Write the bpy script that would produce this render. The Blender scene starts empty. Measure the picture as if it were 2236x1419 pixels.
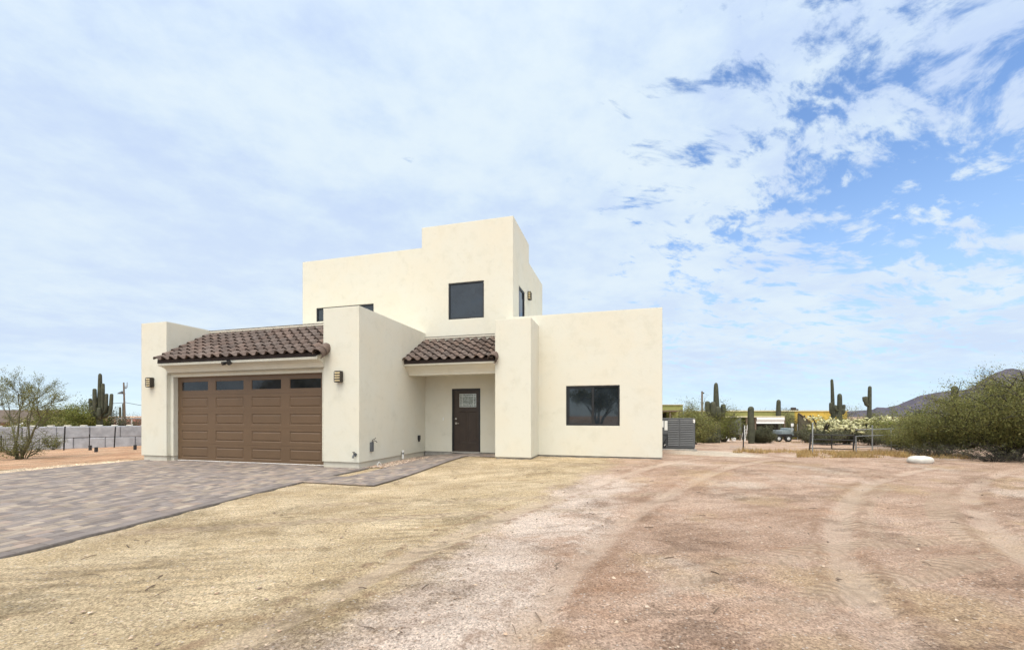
import bpy, math, random
import numpy as np
from mathutils import Vector, noise as mnoise

# ------------------------------------------------------------------ camera, sky, sun, exposure
scene = bpy.context.scene
COL = scene.collection
FPX, CX, HY = 885.0, 1118.0, 908.0          # focal length / principal column / horizon row of the 2236 px photograph
TH = math.radians(15.17)
CAMZ = 1.153                                # z = 0 is the lower stucco edge of the house
SUN_EL, SUN_AZ = math.radians(66), math.radians(174)   # azimuth clockwise from +Y
EXPOSURE = 0.7
SUN_STRENGTH = 0.9
SKY_STRENGTH = 0.12

cd = bpy.data.cameras.new("camera")
cam = bpy.data.objects.new("camera", cd)
COL.objects.link(cam)
cam.location = (0, 0, CAMZ)
cam.rotation_euler = (math.pi / 2, 0, TH)
cd.sensor_width = 36.0
cd.lens = FPX / 2236 * 36
cd.shift_y = (HY - 709.5) / 2236
cd.clip_start = 0.05
cd.clip_end = 20000
scene.camera = cam
scene.view_settings.view_transform = 'Standard'
scene.view_settings.look = 'None'
scene.view_settings.exposure = EXPOSURE
scene.view_settings.gamma = 1
scene.view_settings.use_curve_mapping = False
scene.cycles.max_bounces = 6
scene.cycles.diffuse_bounces = 3
scene.cycles.transparent_max_bounces = 8

SUN_DIR = Vector((math.sin(SUN_AZ) * math.cos(SUN_EL), math.cos(SUN_AZ) * math.cos(SUN_EL), math.sin(SUN_EL)))
sd = bpy.data.lights.new("sun", 'SUN')
sd.energy = SUN_STRENGTH
sd.angle = math.radians(24)
sd.color = (1.0, 0.93, 0.82)
so = bpy.data.objects.new("sun", sd)
COL.objects.link(so)
so.rotation_euler = (-SUN_DIR).to_track_quat('-Z', 'Y').to_euler()


class NT:
    """small helper for building node trees"""
    def __init__(self, tree):
        self.t = tree
        self.n = tree.nodes
        self.l = tree.links
    def new(self, typ, **kw):
        nd = self.n.new(typ)
        for k, v in kw.items():
            setattr(nd, k, v)
        return nd
    def put(self, sock, v):
        if hasattr(v, 'is_output') or isinstance(v, bpy.types.NodeSocket):
            self.l.new(v, sock)
        elif v is not None:
            if sock.type == 'RGBA' and len(v) == 3:
                v = (*v, 1)
            sock.default_value = v
    def m(self, op, a, b=None, c=None, clamp=False):
        nd = self.new('ShaderNodeMath', operation=op, use_clamp=clamp)
        self.put(nd.inputs[0], a)
        if b is not None: self.put(nd.inputs[1], b)
        if c is not None: self.put(nd.inputs[2], c)
        return nd.outputs[0]
    def vm(self, op, a, b=None, scale=None):
        nd = self.new('ShaderNodeVectorMath', operation=op)
        self.put(nd.inputs[0], a)
        if b is not None: self.put(nd.inputs[1], b)
        if scale is not None: self.put(nd.inputs['Scale'], scale)
        return nd.outputs['Value'] if op in ('DOT_PRODUCT', 'LENGTH', 'DISTANCE') else nd.outputs[0]
    def ss(self, v, lo, hi):
        """smoothstep of v from lo to hi (either order)"""
        nd = self.new('ShaderNodeMapRange', interpolation_type='SMOOTHSTEP')
        flip = lo > hi
        self.put(nd.inputs[0], v)
        nd.inputs[1].default_value, nd.inputs[2].default_value = (hi, lo) if flip else (lo, hi)
        nd.inputs[3].default_value, nd.inputs[4].default_value = (1, 0) if flip else (0, 1)
        return nd.outputs[0]
    def mix(self, fac, a, b, blend='MIX'):
        nd = self.new('ShaderNodeMix', data_type='RGBA', blend_type=blend)
        self.put(nd.inputs[0], fac)
        self.put(nd.inputs[6], a)
        self.put(nd.inputs[7], b)
        return nd.outputs[2]
    def noise(self, vec, scale, detail=4, rough=0.55, dist=0.0, color=False):
        nd = self.new('ShaderNodeTexNoise')
        if vec is not None: self.put(nd.inputs['Vector'], vec)
        nd.inputs['Scale'].default_value = scale
        nd.inputs['Detail'].default_value = detail
        nd.inputs['Roughness'].default_value = rough
        nd.inputs['Distortion'].default_value = dist
        return nd.outputs['Color'] if color else nd.outputs['Fac']
    def xyz(self, x, y, z):
        nd = self.new('ShaderNodeCombineXYZ')
        for i, v in enumerate((x, y, z)): self.put(nd.inputs[i], v)
        return nd.outputs[0]
    def sep(self, v):
        nd = self.new('ShaderNodeSeparateXYZ')
        self.put(nd.inputs[0], v)
        return nd.outputs
    def ramp(self, fac, stops):
        nd = self.new('ShaderNodeValToRGB')
        self.put(nd.inputs[0], fac)
        el = nd.color_ramp.elements
        while len(el) < len(stops): el.new(0.5)
        for e, (p, c) in zip(el, stops):
            e.position = p
            e.color = (*c, 1) if len(c) == 3 else c
        return nd.outputs[0]


def build_world():
    w = bpy.data.worlds.new("World")
    scene.world = w
    w.use_nodes = True
    T = NT(w.node_tree)
    T.n.clear()
    out = T.new('ShaderNodeOutputWorld')
    bg = T.new('ShaderNodeBackground')
    bg.inputs[1].default_value = SKY_STRENGTH
    T.l.new(bg.outputs[0], out.inputs[0])
    sky = T.new('ShaderNodeTexSky', sky_type='NISHITA')
    sky.sun_disc = False
    sky.sun_elevation = SUN_EL
    sky.sun_rotation = SUN_AZ
    sky.altitude = 700
    sky.air_density = 1.0
    sky.dust_density = 0.6
    sky.ozone_density = 1.2
    d = T.new('ShaderNodeTexCoord').outputs['Generated']
    x, y, z = T.sep(d)
    zc = T.m('ADD', T.m('MAXIMUM', z, 0.0), 0.16)
    px, py = T.m('DIVIDE', x, zc), T.m('DIVIDE', y, zc)
    P = T.xyz(px, py, 0.0)
    # clouds drift along one wind direction: stretch the cloud plane that way
    ca, sa = math.cos(math.radians(35)), math.sin(math.radians(35))
    ql = T.m('ADD', T.m('MULTIPLY', px, ca), T.m('MULTIPLY', py, sa))
    qt = T.m('SUBTRACT', T.m('MULTIPLY', py, ca), T.m('MULTIPLY', px, sa))
    Q = T.xyz(T.m('MULTIPLY_ADD', ql, 0.62, 5.3), T.m('ADD', qt, 2.1), 0.0)
    wv = T.vm('SCALE', T.vm('SUBTRACT', T.noise(Q, 1.8, 3, 0.5, color=True), (0.5, 0.5, 0.5)), scale=0.35)
    QW = T.vm('ADD', Q, wv)
    big = T.noise(QW, 1.1, 3, 0.5)
    mid = T.noise(QW, 8.5, 6, 0.60)
    fine = T.noise(QW, 22.0, 5, 0.65)
    # the broken, thin edge of the deck lies to the right (north-east)
    e = Vector((0.965 * 1.26 - 0.2617, 0.2617 * 1.26 + 0.965, 0.60)).normalized()
    a = T.vm('DOT_PRODUCT', T.vm('NORMALIZE', d), tuple(e))
    thin = T.m('MULTIPLY', T.ss(a, 0.87, 0.995), T.ss(z, 0.14, 0.34))
    cov = T.m('ADD', T.m('MULTIPLY', big, 0.15), T.m('ADD', T.m('MULTIPLY', mid, 0.85), T.m('MULTIPLY', fine, 0.34)))
    cov = T.m('SUBTRACT', cov, T.m('ADD', T.m('MULTIPLY', thin, 0.06), T.m('MULTIPLY', T.m('MULTIPLY', T.ss(a, 0.945, 1.0), T.ss(z, 0.14, 0.34)), 0.10)))
    cov = T.m('ADD', cov, 0.03)
    cov = T.m('ADD', cov, T.m('MULTIPLY', T.ss(a, 0.93, 0.66), 0.15))
    mask = T.ss(cov, 0.535, 0.69)
    # cloud body: bright and grey-lavender parts
    body = T.m('ADD', T.m('MULTIPLY', T.noise(QW, 1.7, 6, 0.58), 0.65), T.m('MULTIPLY', T.noise(P, 6.0, 6, 0.62), 0.35))
    k = 2 ** -EXPOSURE / SKY_STRENGTH
    ccol = T.ramp(T.ss(body, 0.36, 0.64), [(0.0, (0.55, 0.69, 0.955)), (0.5, (0.66, 0.80, 0.97)), (1.0, (0.77, 0.89, 0.98))])
    # thicker veil of haze toward the horizon
    hor = T.ss(z, 0.50, 0.06)
    side = T.ss(a, 0.45, 1.0)
    hcol = T.mix(side, (0.68, 0.86, 0.985), (0.54, 0.74, 0.96))
    ccol = T.mix(T.m('MULTIPLY', T.ss(z, 0.62, 0.25), 0.45), ccol, (0.76, 0.87, 0.98))
    # brighter and warmer where the hidden sun stands behind the deck (behind the camera)
    sdot = T.vm('DOT_PRODUCT', T.vm('NORMALIZE', d), tuple(SUN_DIR))
    glow = T.m('POWER', T.m('MAXIMUM', T.m('MULTIPLY_ADD', sdot, 0.5, 0.5), 0.0), 12.0)
    ccol = T.vm('ADD', ccol, T.vm('SCALE', T.xyz(3.9, 3.6, 3.1), scale=glow))
    ccol = T.vm('SCALE', ccol, scale=k)
    skyc = T.mix(1.0, sky.outputs[0], (1.0, 1.14, 1.27), 'MULTIPLY')
    skyc = T.mix(T.m('MULTIPLY', hor, 0.75), skyc, T.vm('SCALE', hcol, scale=k))
    mask = T.m('MULTIPLY', mask, T.m('SUBTRACT', 1.0, T.m('MULTIPLY', T.ss(z, 0.13, 0.0), 0.75)))
    colr = T.mix(mask, skyc, ccol)
    T.l.new(colr, bg.inputs[0])


build_world()

# ------------------------------------------------------------------ helpers
R2 = np.array([math.cos(TH), math.sin(TH)])
F2 = np.array([-math.sin(TH), math.cos(TH)])


def sstep(a, b, v):
    t = min(1.0, max(0.0, (v - a) / (b - a)))
    return t * t * (3 - 2 * t)


def flare(y):
    """sideways run of the driveway edges toward the street"""
    return 0.14 * max(0.0, 6.6 - y)


RUTS = ((-2.2, 0.028), (-0.75, 0.029), (1.2, 0.040), (2.65, 0.041))   # wheel ruts x = a + b y^2


def gz(x, y):
    """ground height"""
    z = -0.15
    z += 0.105 * sstep(-6.4, -4.4, x) * sstep(7.2, 10.8, y) * (1 - sstep(2.5, 6, x))
    if y > 15: z -= 0.038 * min(y - 15, 60) * sstep(15, 19, y)
    if x < -14: z -= 0.024 * min(-14 - x, 60)
    return z


def pd(px, d):
    v = (F2 + R2 * ((px - CX) / FPX)) * d
    return float(v[0]), float(v[1])


def zz(py, d):
    return CAMZ + (HY - py) * d / FPX


def gp(px, py):
    """where the line of sight meets the ground: (x, y, z, distance)"""
    d = 4.0
    for _ in range(400):
        x, y = pd(px, d)
        if zz(py, d) <= gz(x, y): break
        d *= 1.01
    x, y = pd(px, d)
    return x, y, gz(x, y), d


def tag(o, label=None, cat=None, group=None, kind=None):
    if label: o['label'] = label
    if cat: o['category'] = cat
    if group: o['group'] = group
    if kind: o['kind'] = kind
    return o


def thing(name, label, cat, loc=(0, 0, 0), rz=0.0, group=None):
    o = bpy.data.objects.new(name, None)
    o.empty_display_size = 0.2
    COL.objects.link(o)
    o.location = loc
    o.rotation_euler = (0, 0, rz)
    return tag(o, label, cat, group)


def copy_tree(o, parent=None):
    c = o.copy()
    COL.objects.link(c)
    c.parent = parent
    for ch in list(o.children):
        copy_tree(ch, c)
    return c


class MB:
    """collects geometry, then links it as one mesh object"""
    def __init__(self):
        self.v, self.f, self.c = [], [], []
        self.col = None
    def face(self, *pts):
        i = len(self.v)
        self.v.extend(tuple(map(float, p)) for p in pts)
        self.f.append(tuple(range(i, i + len(pts))))
        self.c.append(self.col)
    def box(self, x0, x1, y0, y1, z0, z1, skip=''):
        p = [(x0, y0, z0), (x1, y0, z0), (x1, y1, z0), (x0, y1, z0), (x0, y0, z1), (x1, y0, z1), (x1, y1, z1), (x0, y1, z1)]
        for nm, q in (('-z', (3, 2, 1, 0)), ('+z', (4, 5, 6, 7)), ('-y', (0, 1, 5, 4)), ('+y', (2, 3, 7, 6)), ('-x', (3, 0, 4, 7)), ('+x', (1, 2, 6, 5))):
            if nm not in skip: self.face(*[p[k] for k in q])
    def cbox(self, x0, x1, y0, y1, z0, z1, b=0.01):
        """box with chamfered edges"""
        xs, ys, zs = (x0, x1), (y0, y1), (z0, z1)
        def P(ix, iy, iz, ax):
            q = [xs[ix], ys[iy], zs[iz]]
            for k, i in ((0, ix), (1, iy), (2, iz)):
                if k != ax: q[k] += b if i == 0 else -b
            return q
        for ax in range(3):
            for s in (0, 1):
                o = [(0, 0), (1, 0), (1, 1), (0, 1)]
                q = []
                for (a, c) in o:
                    idx = [0, 0, 0]; idx[ax] = s
                    idx[(ax + 1) % 3] = a; idx[(ax + 2) % 3] = c
                    q.append(P(*idx, ax))
                self.face(*(q if s else q[::-1]))
        for ax in range(3):
            for a in (0, 1):
                for c in (0, 1):
                    i0 = [0, 0, 0]; i0[(ax + 1) % 3] = a; i0[(ax + 2) % 3] = c
                    i1 = list(i0); i1[ax] = 1
                    A, B = (ax + 1) % 3, (ax + 2) % 3
                    self.face(P(*i0, A), P(*i1, A), P(*i1, B), P(*i0, B))
        for ix in (0, 1):
            for iy in (0, 1):
                for iz in (0, 1):
                    self.face(P(ix, iy, iz, 0), P(ix, iy, iz, 1), P(ix, iy, iz, 2))
    def prism_x(self, prof, x0, x1):
        """closed (y, z) profile extruded along x"""
        n = len(prof)
        for i in range(n):
            (a, b), (c, d) = prof[i], prof[(i + 1) % n]
            self.face((x0, a, b), (x1, a, b), (x1, c, d), (x0, c, d))
        self.face(*[(x0, a, b) for a, b in prof])
        self.face(*[(x1, a, b) for a, b in reversed(prof)])
    def tube(self, pts, rads, n=8, cap=True, ribs=0, rib=0.0):
        pts = [Vector(p) for p in pts]
        if not hasattr(rads, '__len__'): rads = [rads] * len(pts)
        base = len(self.v)
        up = Vector((0, 0, 1)) if abs((pts[-1] - pts[0]).normalized().z) < 0.9 else Vector((1, 0, 0))
        prev = None
        for i, p in enumerate(pts):
            t = (pts[min(i + 1, len(pts) - 1)] - pts[max(i - 1, 0)]).normalized()
            if prev is None:
                u = t.cross(up).normalized()
            else:
                u = (prev - t * prev.dot(t)).normalized()
            prev = u
            w = t.cross(u)
            for k in range(n):
                a = 2 * math.pi * k / n
                r = rads[i] * (1 + rib * math.cos(ribs * a)) if ribs else rads[i]
                q = p + u * (math.cos(a) * r) + w * (math.sin(a) * r)
                self.v.append((q.x, q.y, q.z))
        for i in range(len(pts) - 1):
            for k in range(n):
                a, b = base + i * n + k, base + i * n + (k + 1) % n
                self.f.append((a, b, b + n, a + n)); self.c.append(self.col)
        if cap:
            self.f.append(tuple(base + k for k in reversed(range(n)))); self.c.append(self.col)
            e = base + (len(pts) - 1) * n
            self.f.append(tuple(e + k for k in range(n))); self.c.append(self.col)
    def inset_face(self, o, ua, ub, nrm, A, B, rects, rings, cap=True):
        """plane A x B spanned by ua, ub from o, with rects (a0,a1,b0,b1) stepped by rings [(inset, depth)]"""
        o, ua, ub, nrm = Vector(o), Vector(ua), Vector(ub), Vector(nrm)
        as_ = sorted({0, A, *[r[0] for r in rects], *[r[1] for r in rects]})
        bs = sorted({0, B, *[r[2] for r in rects], *[r[3] for r in rects]})
        P = lambda a, b, h=0.0: o + ua * a + ub * b + nrm * h
        flip = ua.cross(ub).dot(nrm) < 0
        def F(*q): self.face(*(reversed(q) if flip else q))
        for i in range(len(as_) - 1):
            for j in range(len(bs) - 1):
                ma, mb = (as_[i] + as_[i + 1]) / 2, (bs[j] + bs[j + 1]) / 2
                if any(r[0] < ma < r[1] and r[2] < mb < r[3] for r in rects): continue
                F(P(as_[i], bs[j]), P(as_[i + 1], bs[j]), P(as_[i + 1], bs[j + 1]), P(as_[i], bs[j + 1]))
        for (a0, a1, b0, b1) in rects:
            prev = [P(a0, b0), P(a1, b0), P(a1, b1), P(a0, b1)]
            for (s, h) in rings:
                cur = [P(a0 + s, b0 + s, h), P(a1 - s, b0 + s, h), P(a1 - s, b1 - s, h), P(a0 + s, b1 - s, h)]
                for k in range(4):
                    F(prev[k], prev[(k + 1) % 4], cur[(k + 1) % 4], cur[k])
                prev = cur
            if cap: F(*prev)
    def build(self, name, m, parent=None, smooth=False, weld=True):
        me = bpy.data.meshes.new(name)
        me.from_pydata(self.v, [], self.f)
        me.materials.append(m)
        if any(c is not None for c in self.c):
            at = me.attributes.new('tint', 'FLOAT_COLOR', 'FACE')
            at.data.foreach_set('color', np.array([(c or (1, 1, 1)) + (1,) for c in self.c], dtype=np.float32).ravel())
        if smooth:
            me.polygons.foreach_set('use_smooth', np.ones(len(me.polygons), dtype=bool))
            if smooth is not True:
                me.set_sharp_from_angle(angle=math.radians(smooth))
        me.update()
        o = bpy.data.objects.new(name, me)
        COL.objects.link(o)
        if parent is not None: o.parent = parent
        return o


def mesh_np(name, V, n, m, parent=None, tint=None):
    """V: (faces*n, 3) corner array, every face its own n corners"""
    V = np.asarray(V, dtype=np.float32).reshape(-1, 3)
    nf = len(V) // n
    me = bpy.data.meshes.new(name)
    me.vertices.add(len(V))
    me.vertices.foreach_set('co', V.ravel())
    me.loops.add(len(V))
    me.loops.foreach_set('vertex_index', np.arange(len(V), dtype=np.int32))
    me.polygons.add(nf)
    me.polygons.foreach_set('loop_start', np.arange(0, len(V), n, dtype=np.int32))
    me.polygons.foreach_set('loop_total', np.full(nf, n, dtype=np.int32))
    me.materials.append(m)
    if tint is not None:
        at = me.attributes.new('tint', 'FLOAT_COLOR', 'FACE')
        c = np.ones((nf, 4), dtype=np.float32)
        c[:, :3] = tint
        at.data.foreach_set('color', c.ravel())
    me.update(calc_edges=True)
    o = bpy.data.objects.new(name, me)
    COL.objects.link(o)
    if parent is not None: o.parent = parent
    return o


# ------------------------------------------------------------------ materials
MATS = {}


def mat_base(name):
    m = bpy.data.materials.new(name)
    m.use_nodes = True
    T = NT(m.node_tree)
    b = T.n['Principled BSDF']
    MATS[name] = m
    return m, T, b


def simple(name, col, rough=0.6, var=0.15, scale=6.0, bump=0.0, bscale=60.0, metal=0.0, spec=0.5, tint=False, dirt=None):
    """base colour broken up by noise; optional per-face tint and dirt colour"""
    m, T, b = mat_base(name)
    P = T.new('ShaderNodeTexCoord').outputs['Object']
    n = T.noise(P, scale, 5, 0.6)
    dark = tuple(c * (1 - var) for c in col)
    light = tuple(min(1, c * (1 + var)) for c in col)
    c = T.mix(T.ss(n, 0.3, 0.7), dark, light)
    if tint:
        a = T.new('ShaderNodeAttribute', attribute_name='tint')
        c = T.mix(1.0, c, a.outputs['Color'], 'MULTIPLY')
    if dirt:
        c = T.mix(T.m('MULTIPLY', T.ss(T.noise(P, scale * 0.6, 6, 0.65), 0.5, 0.75), 0.6), c, dirt)
    T.put(b.inputs['Base Color'], c)
    b.inputs['Roughness'].default_value = rough
    b.inputs['Metallic'].default_value = metal
    b.inputs['Specular IOR Level'].default_value = spec
    if bump:
        bp = T.new('ShaderNodeBump')
        bp.inputs['Strength'].default_value = bump
        bp.inputs['Distance'].default_value = 0.01
        T.put(bp.inputs['Height'], T.noise(P, bscale, 4, 0.6))
        T.l.new(bp.outputs[0], b.inputs['Normal'])
    return m


def m_stucco(name, base, warm, grey):
    m, T, b = mat_base(name)
    P = T.new('ShaderNodeTexCoord').outputs['Object']
    c = T.mix(T.ss(T.noise(P, 0.9, 5, 0.6), 0.35, 0.68), base, warm)
    c = T.mix(T.m('MULTIPLY', T.ss(T.noise(P, 2.3, 7, 0.68, 0.3), 0.48, 0.74), 0.5), c, grey)
    c = T.mix(T.m('MULTIPLY', T.ss(T.noise(T.vm('ADD', P, (7, 3, 1)), 5.5, 6, 0.7), 0.56, 0.78), 0.35), c, tuple(x * 0.82 for x in grey))
    T.put(b.inputs['Base Color'], c)
    b.inputs['Roughness'].default_value = 0.92
    b.inputs['Specular IOR Level'].default_value = 0.15
    bev = T.new('ShaderNodeBevel', samples=4)
    bev.inputs['Radius'].default_value = 0.03
    bp = T.new('ShaderNodeBump')
    bp.inputs['Strength'].default_value = 0.35
    bp.inputs['Distance'].default_value = 0.008
    h = T.m('ADD', T.m('MULTIPLY', T.noise(P, 95, 3, 0.6), 0.6), T.noise(P, 9, 4, 0.6))
    T.put(bp.inputs['Height'], h)
    T.l.new(bev.outputs[0], bp.inputs['Normal'])
    T.l.new(bp.outputs[0], b.inputs['Normal'])
    return m


def m_glass(name, col=(0.012, 0.016, 0.02), rough=0.02, ior=1.7):
    m, T, b = mat_base(name)
    P = T.new('ShaderNodeTexCoord').outputs['Object']
    T.put(b.inputs['Base Color'], T.mix(T.ss(T.noise(P, 1.4, 3), 0.35, 0.65), col, tuple(c * 2.0 for c in col)))
    b.inputs['Roughness'].default_value = rough
    b.inputs['IOR'].default_value = ior
    b.inputs['Specular IOR Level'].default_value = 0.5
    bp = T.new('ShaderNodeBump')
    bp.inputs['Strength'].default_value = 0.02
    bp.inputs['Distance'].default_value = 0.02
    T.put(bp.inputs['Height'], T.noise(P, 2.0, 2))
    T.l.new(bp.outputs[0], b.inputs['Normal'])
    return m


def m_leaf(name, c1, c2, c3, trans=0.3):
    """leaves: two-sided, lit through; clumps of colour plus a tint for each leaf"""
    m, T, b = mat_base(name)
    P = T.new('ShaderNodeTexCoord').outputs['Object']
    c = T.mix(T.ss(T.noise(P, 1.6, 4, 0.6), 0.36, 0.64), c1, c2)
    c = T.mix(T.m('MULTIPLY', T.ss(T.noise(P, 5.0, 3, 0.6), 0.5, 0.75), 0.7), c, c3)
    a = T.new('ShaderNodeAttribute', attribute_name='tint')
    c = T.mix(1.0, c, a.outputs['Color'], 'MULTIPLY')
    T.put(b.inputs['Base Color'], c)
    b.inputs['Roughness'].default_value = 0.65
    b.inputs['Specular IOR Level'].default_value = 0.25
    tr = T.new('ShaderNodeBsdfTranslucent')
    T.put(tr.inputs[0], c)
    mx = T.new('ShaderNodeMixShader')
    mx.inputs[0].default_value = trans
    T.l.new(b.outputs[0], mx.inputs[1])
    T.l.new(tr.outputs[0], mx.inputs[2])
    T.l.new(mx.outputs[0], T.n['Material Output'].inputs[0])
    return m


STUCCO = m_stucco('stucco', (0.685, 0.67, 0.58), (0.695, 0.66, 0.55), (0.585, 0.565, 0.465))
PLINTH = simple('painted concrete', (0.64, 0.60, 0.51), 0.9, 0.06, 3, 0.2, 60)
CONCRETE = simple('bare concrete', (0.34, 0.32, 0.29), 0.95, 0.2, 4, 0.3, 40)
TILE = simple('concrete roof tile', (0.132, 0.096, 0.080), 0.85, 0.26, 9, 0.35, 70, tint=True)
DARKBOARD = simple('dark eave board', (0.035, 0.024, 0.022), 0.8, 0.2)
GDOOR = simple('brown garage door steel', (0.138, 0.084, 0.045), 0.42, 0.05, 2.0, 0.06, 120, dirt=(0.125, 0.079, 0.043))
FDOOR = simple('dark brown door', (0.042, 0.028, 0.02), 0.45, 0.12, 5, 0.08, 90)
FRAME = simple('black window frame', (0.011, 0.012, 0.014), 0.4, 0.15)
GLASS = m_glass('window glass')
GLASS2 = m_glass('garage glass', (0.014, 0.015, 0.017), 0.03, 1.45)
LEADED = simple('leaded door glass', (0.27, 0.31, 0.29), 0.12, 0.4, 26, 0.5, 50)
CAME = simple('lead came', (0.55, 0.57, 0.56), 0.3, 0.2, 12, metal=0.7)
CHROME = simple('brushed nickel', (0.62, 0.61, 0.58), 0.28, 0.08, metal=0.9)
BLACK = simple('black metal', (0.018, 0.017, 0.017), 0.5, 0.25, 8)
BRONZE = simple('dark bronze lamp metal', (0.03, 0.022, 0.017), 0.45, 0.2)
LAMPGLASS = simple('amber lamp glass', (0.86, 0.70, 0.40), 0.35, 0.1, 14)
WHITE = simple('white paint', (0.80, 0.80, 0.78), 0.5, 0.06)
GREYPLASTIC = simple('grey electrical box', (0.10, 0.11, 0.12), 0.5, 0.15)
ACGREY = simple('grey enamel', (0.10, 0.105, 0.11), 0.5, 0.1, 3)
ACDARK = simple('dark fin coil', (0.075, 0.08, 0.085), 0.6, 0.2, 30)
STICKER = simple('paper label', (0.82, 0.82, 0.78), 0.6, 0.06, 18)
BLOCK = simple('grey concrete block', (0.37, 0.38, 0.40), 0.95, 0.16, 3.2, 0.35, 26, tint=True, dirt=(0.25, 0.25, 0.26))
JOINT = simple('dark wall joint', (0.06, 0.06, 0.06), 0.95, 0.2)
BARK = simple('palo verde bark', (0.115, 0.11, 0.06), 0.85, 0.35, 10, 0.3, 40)
TWIG = simple('grey twig bark', (0.10, 0.085, 0.065), 0.9, 0.3, 10)
DARKTWIG = simple('dark twig bark', (0.045, 0.038, 0.03), 0.9, 0.35, 10)
SAGUARO = simple('saguaro skin', (0.062, 0.066, 0.040), 0.8, 0.3, 3.0, 0.3, 40, dirt=(0.11, 0.092, 0.06))
LEAF_PV = m_leaf('palo verde leaf', (0.15, 0.16, 0.045), (0.20, 0.20, 0.06), (0.26, 0.25, 0.10))
LEAF_OL = m_leaf('olive leaf', (0.18, 0.185, 0.066), (0.24, 0.24, 0.085), (0.32, 0.31, 0.12))
LEAF_GR = m_leaf('bright green leaf', (0.15, 0.17, 0.04), (0.21, 0.22, 0.055), (0.28, 0.28, 0.085))
LEAF_GY = m_leaf('grey green leaf', (0.10, 0.105, 0.065), (0.13, 0.135, 0.08), (0.17, 0.165, 0.10))
LEAF_DK = m_leaf('dark green leaf', (0.05, 0.065, 0.025), (0.075, 0.095, 0.035), (0.11, 0.125, 0.05))
DRY = m_leaf('dry grass blade', (0.40, 0.27, 0.11), (0.48, 0.345, 0.165), (0.54, 0.42, 0.24))
CHOLLA = m_leaf('pale cholla spine', (0.62, 0.60, 0.36), (0.72, 0.69, 0.44), (0.52, 0.50, 0.28), 0.15)
WOOD = simple('weathered wood', (0.16, 0.12, 0.085), 0.9, 0.3, 8)
GALV = simple('galvanised pipe', (0.30, 0.31, 0.31), 0.45, 0.2, 10, metal=0.5)
SILVER = simple('light grey machine paint', (0.50, 0.53, 0.54), 0.4, 0.15)
TYRE = simple('tyre rubber', (0.02, 0.02, 0.02), 0.85, 0.2)
YELLOW = simple('yellow stucco', (0.62, 0.43, 0.08), 0.9, 0.12, 1.2)
YGREEN = simple('yellow green stucco', (0.30, 0.30, 0.10), 0.9, 0.14, 0.8, dirt=(0.27, 0.24, 0.13))
PARAPET = simple('pale parapet cap', (0.66, 0.60, 0.40), 0.9, 0.1)
SHADE = simple('painted interior shade', (0.03, 0.026, 0.02), 0.95, 0.4, 2)  # near-black colour stands in for the shade of open interiors
TARP = simple('grey tarp', (0.13, 0.14, 0.15), 0.7, 0.2, 2)
REDTILE = simple('red tile', (0.24, 0.085, 0.06), 0.85, 0.25, 4)
BROWNROOF = simple('brown shingle', (0.11, 0.08, 0.06), 0.9, 0.25, 3)
ROCK = simple('pale stone', (0.60, 0.58, 0.53), 0.9, 0.14, 5, 0.7, 18, dirt=(0.42, 0.36, 0.29))
GRAVEL = simple('gravel stones', (0.40, 0.34, 0.28), 0.9, 0.2, 4, tint=True)
PAVER = simple('concrete paver', (0.238, 0.206, 0.184), 0.88, 0.14, 5.0, 0.35, 70, tint=True)
SAND = simple('joint sand', (0.17, 0.15, 0.135), 0.95, 0.25, 20)


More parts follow.
